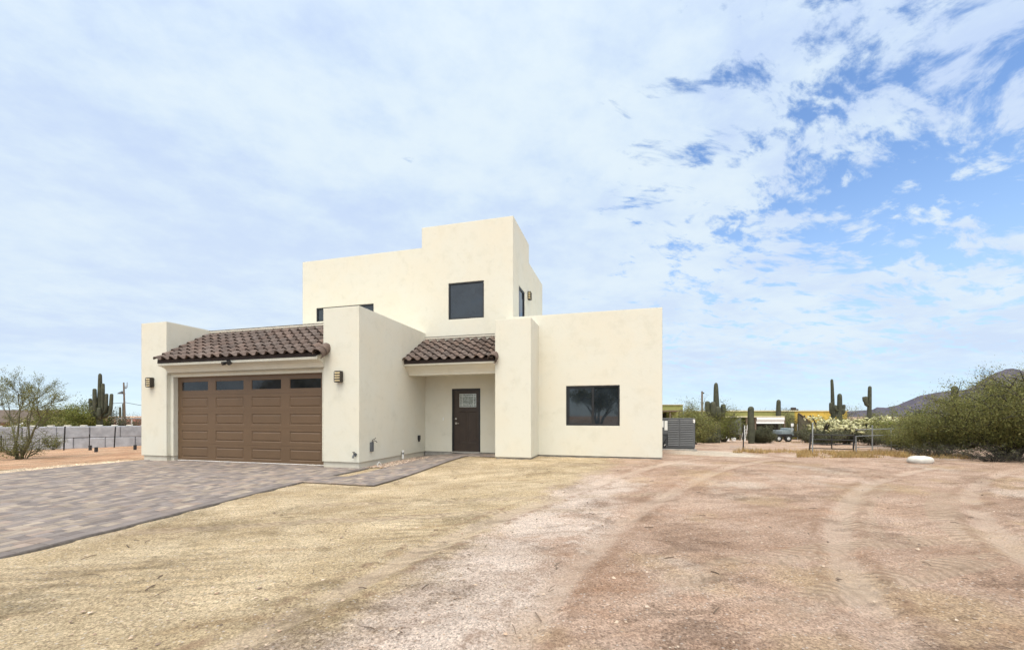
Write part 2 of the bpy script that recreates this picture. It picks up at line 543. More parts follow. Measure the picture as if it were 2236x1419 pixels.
def m_ground():
    m, T, b = mat_base('desert ground')
    P = T.new('ShaderNodeNewGeometry').outputs['Position']
    x, y, z = T.sep(P)
    n1 = T.m('SUBTRACT', T.noise(P, 0.55, 6, 0.65), 0.5)
    n2 = T.m('SUBTRACT', T.noise(P, 2.6, 5, 0.65), 0.5)
    s = T.m('SUBTRACT', x, T.m('MULTIPLY_ADD', y, 0.155, -1.95))
    s = T.m('ADD', s, T.m('ADD', T.m('MULTIPLY', n1, 1.7), T.m('MULTIPLY', n2, 0.7)))
    tanm = T.ss(s, 0.35, -0.45)
    # tan gravel also skirts the front of the house
    tan = T.mix(T.ss(T.noise(P, 1.5, 5, 0.6), 0.35, 0.65), (0.47, 0.365, 0.232), (0.57, 0.46, 0.315))
    pink = T.mix(T.ss(T.noise(P, 0.8, 6, 0.65), 0.35, 0.65), (0.415, 0.285, 0.21), (0.51, 0.375, 0.295))
    pink = T.mix(T.m('MULTIPLY', T.ss(T.noise(T.vm('ADD', P, (31, 4, 0)), 0.6, 5, 0.6), 0.52, 0.66), 0.7), pink, (0.43, 0.31, 0.19))
    pink = T.mix(T.m('MULTIPLY', T.ss(T.noise(T.vm('ADD', P, (11, 44, 0)), 0.5, 5, 0.62), 0.54, 0.66), 0.7), pink, (0.52, 0.43, 0.36))
    orange = T.mix(T.ss(T.noise(P, 0.9, 6, 0.65), 0.35, 0.65), (0.46, 0.27, 0.165), (0.55, 0.37, 0.25))
    c = T.mix(tanm, pink, tan)
    trail = T.m('MULTIPLY', T.m('MULTIPLY', T.ss(T.m('ABSOLUTE', T.m('SUBTRACT', s, 0.40)), 0.80, 0.25), T.ss(y, 9.6, 7.6)), 0.9)
    trail = T.m('MULTIPLY', trail, T.ss(T.noise(P, 1.9, 7, 0.7), 0.22, 0.50))
    c = T.mix(trail, c, (0.64, 0.535, 0.465))
    # pale caliche dust beside the far corner of the house
    dx, dy = T.m('SUBTRACT', x, 2.9), T.m('SUBTRACT', y, 14.4)
    rr = T.m('SQRT', T.m('ADD', T.m('MULTIPLY', dx, dx), T.m('MULTIPLY', T.m('MULTIPLY', dy, dy), 1.6)))
    c = T.mix(T.m('MULTIPLY', T.ss(T.m('ADD', rr, T.m('MULTIPLY', n1, 1.5)), 1.7, 0.9), 0.85), c, (0.60, 0.53, 0.44))
    c = T.mix(T.ss(T.m('ADD', x, T.m('MULTIPLY', n1, 1.2)), -13.4, -14.6), c, orange)
    # strip of white gravel along the far driveway edge
    strip = T.m('MULTIPLY', T.ss(T.m('ABSOLUTE', T.m('ADD', x, T.m('MULTIPLY_ADD', n2, 0.5, 13.95))), 0.42, 0.2), T.ss(y, 8.6, 7.6))
    c = T.mix(T.m('MULTIPLY', strip, 0.9), c, (0.60, 0.53, 0.42))
    PB = T.xyz(T.m('MULTIPLY_ADD', x, 0.5, T.m('MULTIPLY', y, 0.35)), T.m('MULTIPLY_ADD', y, 0.9, T.m('MULTIPLY', x, -0.45)), 3.0)
    c = T.mix(1.0, c, T.ramp(T.noise(PB, 0.9, 6, 0.65), [(0.32, (0.80, 0.77, 0.74)), (0.5, (1, 1, 1)), (0.68, (1.14, 1.14, 1.14))]), 'MULTIPLY')
    PL = T.xyz(T.m('MULTIPLY', T.m('MULTIPLY_ADD', x, 0.86, T.m('MULTIPLY', y, 0.5)), 0.55), T.m('MULTIPLY', T.m('MULTIPLY_ADD', y, 0.86, T.m('MULTIPLY', x, -0.5)), 3.4), 7.0)
    streak = T.noise(T.vm('ADD', PL, T.vm('SCALE', T.noise(P, 0.8, 2, color=True), scale=0.9)), 1.2, 8, 0.68)
    c = T.mix(1.0, c, T.ramp(streak, [(0.34, (0.82, 0.78, 0.74)), (0.47, (1, 1, 1)), (0.66, (1.12, 1.12, 1.11))]), 'MULTIPLY')
    rust = T.ss(T.noise(T.vm('ADD', PB, (21, 3, 0)), 1.5, 8, 0.72), 0.54, 0.68)
    c = T.mix(T.m('MULTIPLY', T.m('MULTIPLY', rust, T.m('SUBTRACT', 1.0, tanm)), 0.55), c, (0.37, 0.215, 0.135))
    # broad soft changes, then scuffs of rougher dark soil stretched along the rake direction
    PR = T.xyz(T.m('MULTIPLY_ADD', x, 0.86, T.m('MULTIPLY', y, 0.5)), T.m('MULTIPLY', T.m('MULTIPLY_ADD', y, 0.86, T.m('MULTIPLY', x, -0.5)), 2.6), 0.0)
    clus = T.ss(T.noise(T.vm('ADD', P, (5, 17, 0)), 0.75, 4, 0.6), 0.42, 0.66)
    scuff = T.ss(T.m('ADD', T.noise(PR, 2.1, 9, 0.74), T.m('MULTIPLY_ADD', clus, 0.14, -0.06)), 0.515, 0.63)
    scuff2 = T.ss(T.m('ADD', T.noise(T.vm('ADD', P, (3, 71, 0)), 1.7, 9, 0.76), T.m('MULTIPLY_ADD', clus, 0.14, -0.06)), 0.53, 0.64)
    grain = T.noise(P, 48, 4, 0.75)
    grain2 = T.noise(P, 150, 3, 0.7)
    dk = T.m('MULTIPLY', T.m('MAXIMUM', T.m('MULTIPLY', scuff, 0.52), T.m('MULTIPLY', scuff2, 0.6)), T.ss(T.noise(P, 30, 5, 0.8), 0.40, 0.60))
    c = T.mix(T.m('MINIMUM', T.m('MULTIPLY', dk, 0.85), 0.85), c, T.mix(tanm, (0.25, 0.16, 0.105), (0.27, 0.20, 0.11)))
    gr = T.m('ADD', T.m('MULTIPLY', grain, 0.5), T.m('MULTIPLY', grain2, 0.5))
    c = T.mix(1.0, c, T.ramp(gr, [(0.36, (0.52, 0.49, 0.46)), (0.5, (1, 1, 1)), (0.64, (1.32, 1.32, 1.30))]), 'MULTIPLY')
    vo = T.new('ShaderNodeTexVoronoi')
    T.put(vo.inputs['Vector'], P)
    vo.inputs['Scale'].default_value = 42
    rv = T.sep(vo.outputs['Color'])[0]
    v2 = T.new('ShaderNodeTexVoronoi')
    T.put(v2.inputs['Vector'], P)
    v2.inputs['Scale'].default_value = 85
    gv = T.sep(v2.outputs['Color'])[1]
    c = T.mix(1.0, c, T.ramp(gv, [(0.0, (0.68, 0.66, 0.64)), (0.5, (1.0, 1.0, 1.0)), (1.0, (1.26, 1.26, 1.25))]), 'MULTIPLY')
    peb = T.m('MULTIPLY', T.ss(vo.outputs['Distance'], 0.42, 0.22), T.ss(rv, 0.72, 0.76))
    c = T.mix(T.m('MULTIPLY', peb, 0.7), c, T.mix(T.ss(rv, 0.86, 0.90), (0.19, 0.14, 0.11), (0.66, 0.60, 0.54)))
    # tyre tracks: bands pressed flat with a herringbone tread
    tread_h = None
    tm = None
    for (x0, y0, ang, cur, wd, L0, L1, ph) in (
            (3.3, 7.0, 62, 0.05, 0.20, -2.2, 2.6, 0.0), (4.2, 6.8, 62, 0.05, 0.20, -2.2, 2.4, 0.4),
            (1.6, 4.4, 35, 0.04, 0.17, -2.0, 2.4, 0.2), (2.3, 4.1, 35, 0.04, 0.17, -2.0, 2.2, 0.7),
            (-1.6, 6.2, 25, 0.0, 0.14, -3.5, 3.0, 0.3), (0.5, 10.4, 8, 0.02, 0.2, -2.5, 5.5, 0.1), (-3.6, 4.2, 28, 0.01, 0.13, -3.0, 4.0, 0.5)):
        a = math.radians(ang)
        t = T.m('ADD', T.m('MULTIPLY', T.m('SUBTRACT', x, x0), math.cos(a)), T.m('MULTIPLY', T.m('SUBTRACT', y, y0), math.sin(a)))
        q = T.m('SUBTRACT', T.m('MULTIPLY', T.m('SUBTRACT', y, y0), math.cos(a)), T.m('MULTIPLY', T.m('SUBTRACT', x, x0), math.sin(a)))
        q = T.m('ADD', T.m('ADD', q, T.m('MULTIPLY', T.m('MULTIPLY', t, t), cur)), T.m('MULTIPLY', n1, 0.12))
        band = T.m('MULTIPLY', T.ss(T.m('ABSOLUTE', q), wd, wd * 0.8), T.m('MULTIPLY', T.ss(t, L0, L0 + 0.8), T.ss(t, L1, L1 - 0.8)))
        band = T.m('MULTIPLY', band, T.ss(T.noise(T.vm('ADD', P, (ph * 9, 5, 0)), 2.2, 6, 0.7), 0.34, 0.56))
        wv = T.m('SINE', T.m('MULTIPLY', T.m('ADD', T.m('ADD', t, T.m('MULTIPLY', T.m('ABSOLUTE', q), 0.8)), T.m('MULTIPLY', n2, 0.10)), 2 * math.pi / 0.12))
        h = T.m('MULTIPLY', band, T.m('MULTIPLY_ADD', wv, 0.40, -0.3))
        tread_h = h if tread_h is None else T.m('ADD', tread_h, h)
        tm = band if tm is None else T.m('MAXIMUM', tm, band)
    c = T.mix(T.m('MULTIPLY', tm, 0.40), c, (0.54, 0.42, 0.31))
    c = T.mix(T.m('MULTIPLY', T.ss(tread_h, -0.15, -0.6), 0.38), c, (0.26, 0.185, 0.125))  # tread grooves darkened in the colour, in place of their shade
    for (ra, rb) in RUTS:
        q = T.m('ADD', T.m('SUBTRACT', x, T.m('MULTIPLY_ADD', T.m('MULTIPLY', y, y), rb, ra)), T.m('ADD', T.m('MULTIPLY', n1, 0.16), T.m('MULTIPLY', n2, 0.10)))
        aq = T.m('ABSOLUTE', q)
        rng_ = T.m('MULTIPLY', T.ss(y, 14.0, 12.0), T.ss(T.noise(T.vm('ADD', P, (ra * 7, 2, 0)), 0.9, 5, 0.65), 0.34, 0.54))
        c = T.mix(T.m('MULTIPLY', T.m('MULTIPLY', T.ss(aq, 0.16, 0.08), rng_), 0.45), c, (0.58, 0.455, 0.36))
        rim = T.m('MULTIPLY', T.ss(T.m('ABSOLUTE', T.m('SUBTRACT', aq, 0.23)), 0.09, 0.02), T.ss(T.noise(P, 7, 6, 0.75), 0.42, 0.60))
        c = T.mix(T.m('MULTIPLY', T.m('MULTIPLY', rim, rng_), 0.6), c, (0.28, 0.175, 0.115))  # looser soil tone plus painted shading on rut ridges, relief being weak in soft light
    T.put(b.inputs['Base Color'], c)
    b.inputs['Roughness'].default_value = 0.95
    b.inputs['Specular IOR Level'].default_value = 0.12
    # relief: raked lines on the gravel, clods in the scuffs, grain
    rk = T.m('SINE', T.m('MULTIPLY', T.m('ADD', T.m('MULTIPLY_ADD', y, 0.90, T.m('MULTIPLY', x, -0.44)), T.m('MULTIPLY', n1, 0.8)), 2 * math.pi / 0.17))
    rk = T.m('MULTIPLY', T.m('MULTIPLY', rk, T.ss(T.noise(P, 0.7, 3), 0.42, 0.60)), T.m('MULTIPLY_ADD', tanm, 0.45, 0.22))
    hh = T.m('ADD', T.m('ADD', T.m('MULTIPLY', grain, 0.9), T.m('MULTIPLY', grain2, 0.35)), T.m('ADD', rk, T.m('MULTIPLY', tread_h, 0.9)))
    hh = T.m('ADD', hh, T.m('ADD', T.m('MULTIPLY', T.noise(P, 9, 6, 0.7), 1.9), T.m('MULTIPLY', T.m('MULTIPLY', dk, grain), 1.2)))
    bp = T.new('ShaderNodeBump')
    bp.inputs['Strength'].default_value = 0.9
    bp.inputs['Distance'].default_value = 0.03
    T.put(bp.inputs['Height'], hh)
    T.l.new(bp.outputs[0], b.inputs['Normal'])
    return m


GROUND = m_ground()


def m_mountain():
    m, T, b = mat_base('purple brown rock')
    P = T.new('ShaderNodeTexCoord').outputs['Object']
    c = T.mix(T.ss(T.noise(P, 0.012, 7, 0.65), 0.38, 0.62), (0.085, 0.08, 0.105), (0.125, 0.112, 0.135))
    c = T.mix(T.m('MULTIPLY', T.ss(T.noise(P, 0.05, 6, 0.7), 0.5, 0.65), 0.5), c, (0.10, 0.10, 0.11))
    T.put(b.inputs['Base Color'], c)
    b.inputs['Roughness'].default_value = 1
    b.inputs['Specular IOR Level'].default_value = 0
    return m


# ------------------------------------------------------------------ setting: ground, driveway, walkway, mountain
def build_ground():
    def axis(a, b, st, far):
        c = list(np.arange(a, b + 1e-6, st))
        s = st
        v = b
        while v < far:
            s *= 1.22; v += s; c.append(v)
        s = st; v = a
        while v > -far:
            s *= 1.22; v -= s; c.insert(0, v)
        return np.array(c)
    xs, ys = axis(-15, 11, 0.085, 9000), axis(0.5, 17, 0.085, 9000)
    V = np.zeros((len(ys), len(xs), 3), dtype=np.float32)
    for j, yy in enumerate(ys):
        for i, xx in enumerate(xs):
            z = gz(xx, yy)
            if -40 < xx < 40 and -10 < yy < 60 and not (xx < -6.0 + flare(yy) and yy < 9.2 and xx > -13.6):
                z += 0.022 * mnoise.noise(Vector((xx * 0.9, yy * 0.9, 0))) + 0.012 * mnoise.noise(Vector((xx * 2.7, yy * 2.7, 4)))
                z += 0.006 * mnoise.noise(Vector((xx * 6.5, yy * 6.5, 9)))
                if yy < 6.6 and xx < -4: z = max(z, -0.150) + 0.010 * (1 - sstep(0.1, 0.9, xx + 6.0 - flare(yy)))
            if -3 < xx < 11 and 0.5 < yy < 15:
                for (ra, rb) in RUTS:
                    q = xx - ra - rb * yy * yy
                    if abs(q) < 0.6: z += (0.016 * math.exp(-((abs(q) - 0.22) / 0.08) ** 2) - 0.020 * math.exp(-(q / 0.13) ** 2)) * (1 - sstep(12, 14.5, yy))
            if -6.1 < xx < -3.3 and 6.2 < yy < 13: z = min(z, gz(xx, yy) - 0.012)
            if xx < -6.0 + flare(yy) and xx > -13.6 and yy < 9.2: z = -0.165
            V[j, i] = (xx, yy, z)
    nx, ny = len(xs), len(ys)
    me = bpy.data.meshes.new('ground')
    idx = np.arange(nx * ny).reshape(ny, nx)
    Fq = np.stack([idx[:-1, :-1], idx[:-1, 1:], idx[1:, 1:], idx[1:, :-1]], -1).reshape(-1, 4)
    me.vertices.add(nx * ny)
    me.vertices.foreach_set('co', V.ravel())
    me.loops.add(Fq.size)
    me.loops.foreach_set('vertex_index', Fq.ravel().astype(np.int32))
    me.polygons.add(len(Fq))
    me.polygons.foreach_set('loop_start', np.arange(0, Fq.size, 4, dtype=np.int32))
    me.polygons.foreach_set('loop_total', np.full(len(Fq), 4, dtype=np.int32))
    me.polygons.foreach_set('use_smooth', np.ones(len(Fq), dtype=bool))
    me.materials.append(GROUND)
    me.update(calc_edges=True)
    o = bpy.data.objects.new('ground', me)
    COL.objects.link(o)
    tag(o, kind='structure')


PAV_COLS = [(0.92, 0.90, 0.91), (1.20, 1.13, 1.02), (0.80, 0.77, 0.79), (1.03, 0.97, 0.94), (1.36, 1.29, 1.15), (0.93, 0.91, 0.94), (1.08, 1.03, 1.00), (0.72, 0.69, 0.71), (1.12, 1.0, 0.92)]


def paver(mb, x0, x1, y0, y1, zf, rnd, dark=False):
    g, ch = 0.003, 0.006
    x0 += g; x1 -= g; y0 += g; y1 -= g
    k = rnd.uniform(0.80, 1.15) * (0.92 if dark else 1.0)
    c = rnd.choice(PAV_COLS[:1] + PAV_COLS[2:3] + PAV_COLS[5:6] if dark else PAV_COLS)
    mb.col = tuple(k * v for v in c)
    dz = rnd.uniform(-0.002, 0.002)
    q = [(a + flare(b), b) for a, b in ((x0, y0), (x1, y0), (x1, y1), (x0, y1))]
    lo = [(a, b, zf(a, b) - 0.02) for a, b in q]
    md = [(a, b, zf(a, b) + dz - ch * 0.7) for a, b in q]
    hi = [(a + (ch if i in (0, 3) else -ch), b + (ch if i in (0, 1) else -ch), zf(a, b) + dz) for i, (a, b) in enumerate(q)]
    mb.face(*hi)
    for i in range(4):
        j = (i + 1) % 4
        mb.face(md[i], md[j], hi[j], hi[i])
        mb.face(lo[i], lo[j], md[j], md[i])
    mb.col = None


def pave(mb, X0, X1, Y0, Y1, zf, rnd):
    x = X0
    while x < X1 - 0.04:
        w = min(rnd.choice((0.115, 0.115, 0.155)), X1 - x)
        if X1 - x - w < 0.06: w = X1 - x
        y = Y0 - rnd.uniform(0, 0.2)
        while y < Y1 - 0.02:
            l = rnd.choice((0.115, 0.155, 0.155, 0.215))
            a, b = max(y, Y0), min(y + l, Y1)
            if b - a > 0.03: paver(mb, x, x + w, a, b, zf, rnd)
            y += l
        x += w


def build_paving():
    rnd = random.Random(5)
    mb = MB()
    zf = lambda a, b: -0.128
    xr = lambda yy: -6.08 + (8.7 - yy) * 0.105 if yy < 6.2 else -6.08 + 0.25
    # main field; the right edge steps out course by course toward the street
    y = -2.0
    XR = -6.06
    pave(mb, -13.36, XR - 0.17, -2.0, 8.62, zf, rnd)
    for yy in np.arange(-2.0, 8.6, 0.235):
        if not (6.5 < yy + 0.12 < 7.35):
            paver(mb, XR - 0.17, XR, yy, yy + 0.235, zf, rnd, dark=True)
        else:
            paver(mb, XR - 0.17, XR, yy, yy + 0.235, zf, rnd)
        paver(mb, -13.53, -13.36, yy, yy + 0.235, zf, rnd, dark=True)
    # the piece between the pillars, up to the door
    pave(mb, -12.5, -7.45, 8.62, 8.95, zf, rnd)
    o = mb.build('driveway', PAVER)
    tag(o, kind='structure')
    jb = MB()
    for (ya, yb) in ((-2.1, 6.6), (6.6, 8.63)):
        a0, a1 = flare(ya), flare(yb)
        L0, L1, R0, R1 = -13.55 + a0, -13.55 + a1, -6.05 + a0, -6.05 + a1
        jb.face((L0, ya, -0.139), (R0, ya, -0.139), (R1, yb, -0.139), (L1, yb, -0.139))
        jb.face((R0, ya, -0.40), (R1, yb, -0.40), (R1, yb, -0.139), (R0, ya, -0.139))
        jb.face((L1, yb, -0.40), (L0, ya, -0.40), (L0, ya, -0.139), (L1, yb, -0.139))
    jb.box(-12.6, -7.4, 8.63, 9.0, -0.40, -0.139)
    tag(jb.build('driveway_bed', SAND), kind='structure')
    wb = MB()
    zw = lambda a, b: gz(a, b) + 0.022
    pave(wb, -6.05, -4.62, 6.60, 7.40, zw, rnd)
    pave(wb, -5.62, -4.62, 7.40, 12.1, zw, rnd)
    pave(wb, -4.62, -3.5, 11.25, 12.1, zw, rnd)
    pave(wb, -6.2, -5.62, 11.3, 12.1, zw, rnd)
    for yy in np.arange(6.60, 11.2, 0.235):
        paver(wb, -4.62, -4.45, yy, yy + 0.235, zw, rnd, dark=True)
    tag(wb.build('walkway', PAVER), kind='structure')


def build_mountain():
    # ridge line read as bearing / height, at a true distance of about two kilometres
    prof = [(1700, 902), (1860, 897), (1905, 894), (1915, 889), (1935, 890), (1960, 884), (1985, 874), (2010, 863), (2040, 858), (2070, 853), (2105, 851), (2130, 842), (2140, 832), (2165, 818), (2195, 806), (2212, 804), (2236, 810), (2300, 822), (2420, 812), (2560, 850), (2750, 885), (2950, 906)]
    D = 2200.0
    V, Fc = [], []
    rows = 16
    pts = []
    for i in range(len(prof) - 1):
        (a, b), (c, d) = prof[i], prof[i + 1]
        n = max(2, int(abs(c - a) / 6))
        for k in range(n):
            t = k / n
            pts.append((a + (c - a) * t, b + (d - b) * t))
    pts.append(prof[-1])
    for r in range(-rows, rows + 1):
        f = abs(r) / rows
        for i, (px, py) in enumerate(pts):
            d = D + r * 38
            x, y = pd(px, d)
            h = zz(py, D) + 6
            z = -6 + h * (1 - f) ** 1.15
            nz = 5 * mnoise.fractal(Vector((x * 0.02, y * 0.02, 0)), 1.0, 2.0, 5) * min(1, 3 * (1 - f)) * (0.35 + 0.65 * min(1, f * 5))
            V.append((x, y, max(-8, z + nz)))
    n = len(pts)
    for r in range(2 * rows):
        for i in range(n - 1):
            a = r * n + i
            Fc.append((a, a + 1, a + 1 + n, a + n))
    mb = MB()
    mb.v, mb.f, mb.c = V, Fc, [None] * len(Fc)
    o = mb.build('mountain', m_mountain(), smooth=True)
    tag(o, kind='structure')


build_ground()
build_paving()
build_mountain()

# ------------------------------------------------------------------ the house
G, D, C, B = 8.66, 12.13, 10.9, 11.9
house = thing('house', 'two storey cream stucco house with stepped flat parapets and two dark tiled eaves', 'house')


def window(x0, x1, z0, z1, y, split=None, name='window', glass=GLASS, fw=0.045):
    """black frame in a wall facing -y; outer face 1.5 cm behind the stucco"""
    f = MB()
    yf = y + 0.012
    f.cbox(x0, x0 + fw, yf, yf + 0.06, z0, z1, 0.004)
    f.cbox(x1 - fw, x1, yf, yf + 0.06, z0, z1, 0.004)
    f.cbox(x0 + fw, x1 - fw, yf + 0.001, yf + 0.06, z0, z0 + fw, 0.004)
    f.cbox(x0 + fw, x1 - fw, yf + 0.001, yf + 0.06, z1 - fw, z1, 0.004)
    if split:
        f.cbox(split - 0.035, split + 0.035, yf + 0.004, yf + 0.06, z0 + fw, z1 - fw, 0.004)
        f.cbox(x0 + fw + 0.015, x0 + fw + 0.045, yf + 0.012, yf + 0.06, z0 + fw, z1 - fw, 0.004)
        f.cbox(x0 + fw + 0.045, split - 0.035, yf + 0.013, yf + 0.06, z0 + fw, z0 + fw + 0.03, 0.004)
        f.cbox(x0 + fw + 0.045, split - 0.035, yf + 0.013, yf + 0.06, z1 - fw - 0.03, z1 - fw, 0.004)
    w = f.build(name, FRAME, house)
    spans = [(x0 + fw, split - 0.03, 0.034), (split + 0.03, x1 - fw, 0.028)] if split else [(x0 + fw, x1 - fw, 0.03)]
    for a, b_, dy in spans:
        g = MB()
        g.face((a - 0.01, yf + dy, z0 + fw - 0.01), (b_ + 0.01, yf + dy, z0 + fw - 0.01), (b_ + 0.01, yf + dy, z1 - fw + 0.01), (a - 0.01, yf + dy, z1 - fw + 0.01))
        g.build('pane', glass, w)
    return w


def build_house():
    # garage walls
    w = MB()
    w.box(-13.65, -12.65, G, 17, 0, 3.87)
    w.box(-7.30, -6.25, G, D - 0.003, 0, 3.872)
    w.box(-12.65, -7.30, G + 0.001, G + 0.14, 2.365, 2.78)
    w.box(-12.65, -7.30, 9.95, 10.2, 0, 3.868)
    w.box(-12.65, -7.30, 10.2, 16.9, 0, 3.55)
    # stepped surround of the garage door
    yb = G + 0.10
    w.box(-12.65, -12.53, yb, yb + 0.25, -0.01, 2.365)
    w.box(-7.42, -7.30, yb, yb + 0.25, -0.01, 2.365)
    w.box(-12.53, -7.42, yb + 0.001, yb + 0.25, 2.275, 2.365)
    w.build('garage_wall', STUCCO, house)
    for q in ((-13.60, -12.69, G + 0.035, 16.9, -0.4, 0.002), (-12.69, -12.55, yb + 0.03, yb + 0.25, -0.4, -0.008),
              (-7.26, -6.285, G + 0.035, D, -0.4, 0.002), (-7.40, -7.26, yb + 0.03, yb + 0.25, -0.4, -0.008)):
        p = MB(); p.box(*q); p.build('foundation', PLINTH, house)
    for q in ((-3.42, -2.44, C + 0.03, 12, -0.4, 0.002), (-2.44, 1.05, B + 0.03, 19, -0.4, 0.002), (-6.28, -3.42, D + 0.02, 13, -0.4, 0.002)):
        p = MB(); p.box(*q); p.build('foundation', CONCRETE, house)
    # two storey part with the tower
    w = MB()
    Y1, Y2 = 14.33, 16.88
    def front(x0, x1, z0, z1, wins):
        w.inset_face((x0, D, z0), (1, 0, 0), (0, 0, 1), (0, -1, 0), x1 - x0, z1 - z0,
                     [(a - x0, b - x0, c - z0, d - z0) for a, b, c, d in wins], [(0, -0.09)])
    front(-11.11, -6.37, 0, 6.69, [(-10.52, -8.19, 4.51, 4.99)])
    front(-6.37, -3.25, 0, 7.35, [(-5.42, -4.21, 4.265, 5.435), (-5.30, -4.33, -0.0, 2.03)])
    w.inset_face((-3.25, D, 0), (0, 1, 0), (0, 0, 1), (1, 0, 0), Y1 - D, 7.35, [(12.85 - D, 13.68 - D, 3.5, 5.425)], [(0, -0.09)])
    w.face((-3.25, Y1, 0), (-3.25, Y2, 0), (-3.25, Y2, 6.69), (-3.25, Y1, 6.69))
    w.face((-3.25, Y1, 6.69), (-6.37, Y1, 6.69), (-6.37, Y1, 7.35), (-3.25, Y1, 7.35))
    w.face((-6.37, Y1, 6.69), (-6.37, D, 6.69), (-6.37, D, 7.35), (-6.37, Y1, 7.35))
    w.face((-6.37, D, 7.35), (-3.25, D, 7.35), (-3.25, Y1, 7.35), (-6.37, Y1, 7.35))
    w.face((-11.11, D, 6.69), (-6.37, D, 6.69), (-6.37, Y1, 6.69), (-11.11, Y1, 6.69))
    w.face((-11.11, Y1, 6.69), (-3.25, Y1, 6.69), (-3.25, Y2, 6.69), (-11.11, Y2, 6.69))
    w.face((-11.11, Y2, 0), (-11.11, D, 0), (-11.11, D, 6.69), (-11.11, Y2, 6.69))
    w.face((-3.25, Y2, 0), (-11.11, Y2, 0), (-11.11, Y2, 6.69), (-3.25, Y2, 6.69))
    w.build('tower_wall', STUCCO, house)
    # right hand wing
    w = MB()
    x0, x1, z1 = -3.44, 1.08, 4.155
    w.inset_face((x0, B, 0), (1, 0, 0), (0, 0, 1), (0, -1, 0), x1 - x0, z1, [(-1.58 - x0, -0.06 - x0, 0.875, 2.03)], [(0, -0.09)])
    w.face((x1, B, 0), (x1, 19, 0), (x1, 19, z1), (x1, B, z1))
    w.face((x0, 19, 0), (x0, B, 0), (x0, B, z1), (x0, 19, z1))
    w.face((x0, B, z1), (x1, B, z1), (x1, B + 0.3, z1), (x0, B + 0.3, z1))
    w.face((x1 - 0.3, B + 0.3, z1), (x1, B + 0.3, z1), (x1, 19, z1), (x1 - 0.3, 19, z1))
    w.face((x0, B + 0.3, z1), (x1 - 0.3, B + 0.3, z1), (x1 - 0.3, B + 0.3, 3.7), (x0, B + 0.3, 3.7))
    w.face((x0, B + 0.3, 3.7), (x1 - 0.3, B + 0.3, 3.7), (x1 - 0.3, 19, 3.7), (x0, 19, 3.7))
    w.face((x1 - 0.3, B + 0.3, 3.7), (x1 - 0.3, B + 0.3, z1), (x1 - 0.3, 19, z1), (x1 - 0.3, 19, 3.7))
    w.face((x1, 19, 0), (x0, 19, 0), (x0, 19, z1), (x1, 19, z1))
    w.build('wing_wall', STUCCO, house)
    # porch: column beside the entry, beam and ceiling
    w = MB()
    w.box(-3.45, -2.41, C, B - 0.002, 0, 3.86)
    w.build('porch_column', STUCCO, house)
    w = MB()
    w.prism_x([(11.05, 2.37), (11.04, 2.42), (10.98, 2.50), (10.86, 2.60), (10.78, 2.635), (10.78, 2.715), (11.3, 3.0), (11.45, 3.0), (11.45, 2.55), (11.35, 2.37)], -6.247, -3.452)
    w.box(-6.247, -3.452, 11.45, D - 0.002, 2.55, 2.75)
    w.build('porch_beam', STUCCO, house)
    # stucco cove under the garage eave
    w = MB()
    w.prism_x([(G - 0.001, 2.37), (G - 0.012, 2.43), (8.60, 2.50), (8.50, 2.545), (8.41, 2.56), (8.41, 2.64), (8.7, 2.80), (G + 0.05, 2.80)], -12.62, -7.27)
    w.build('eave_cove', STUCCO, house)


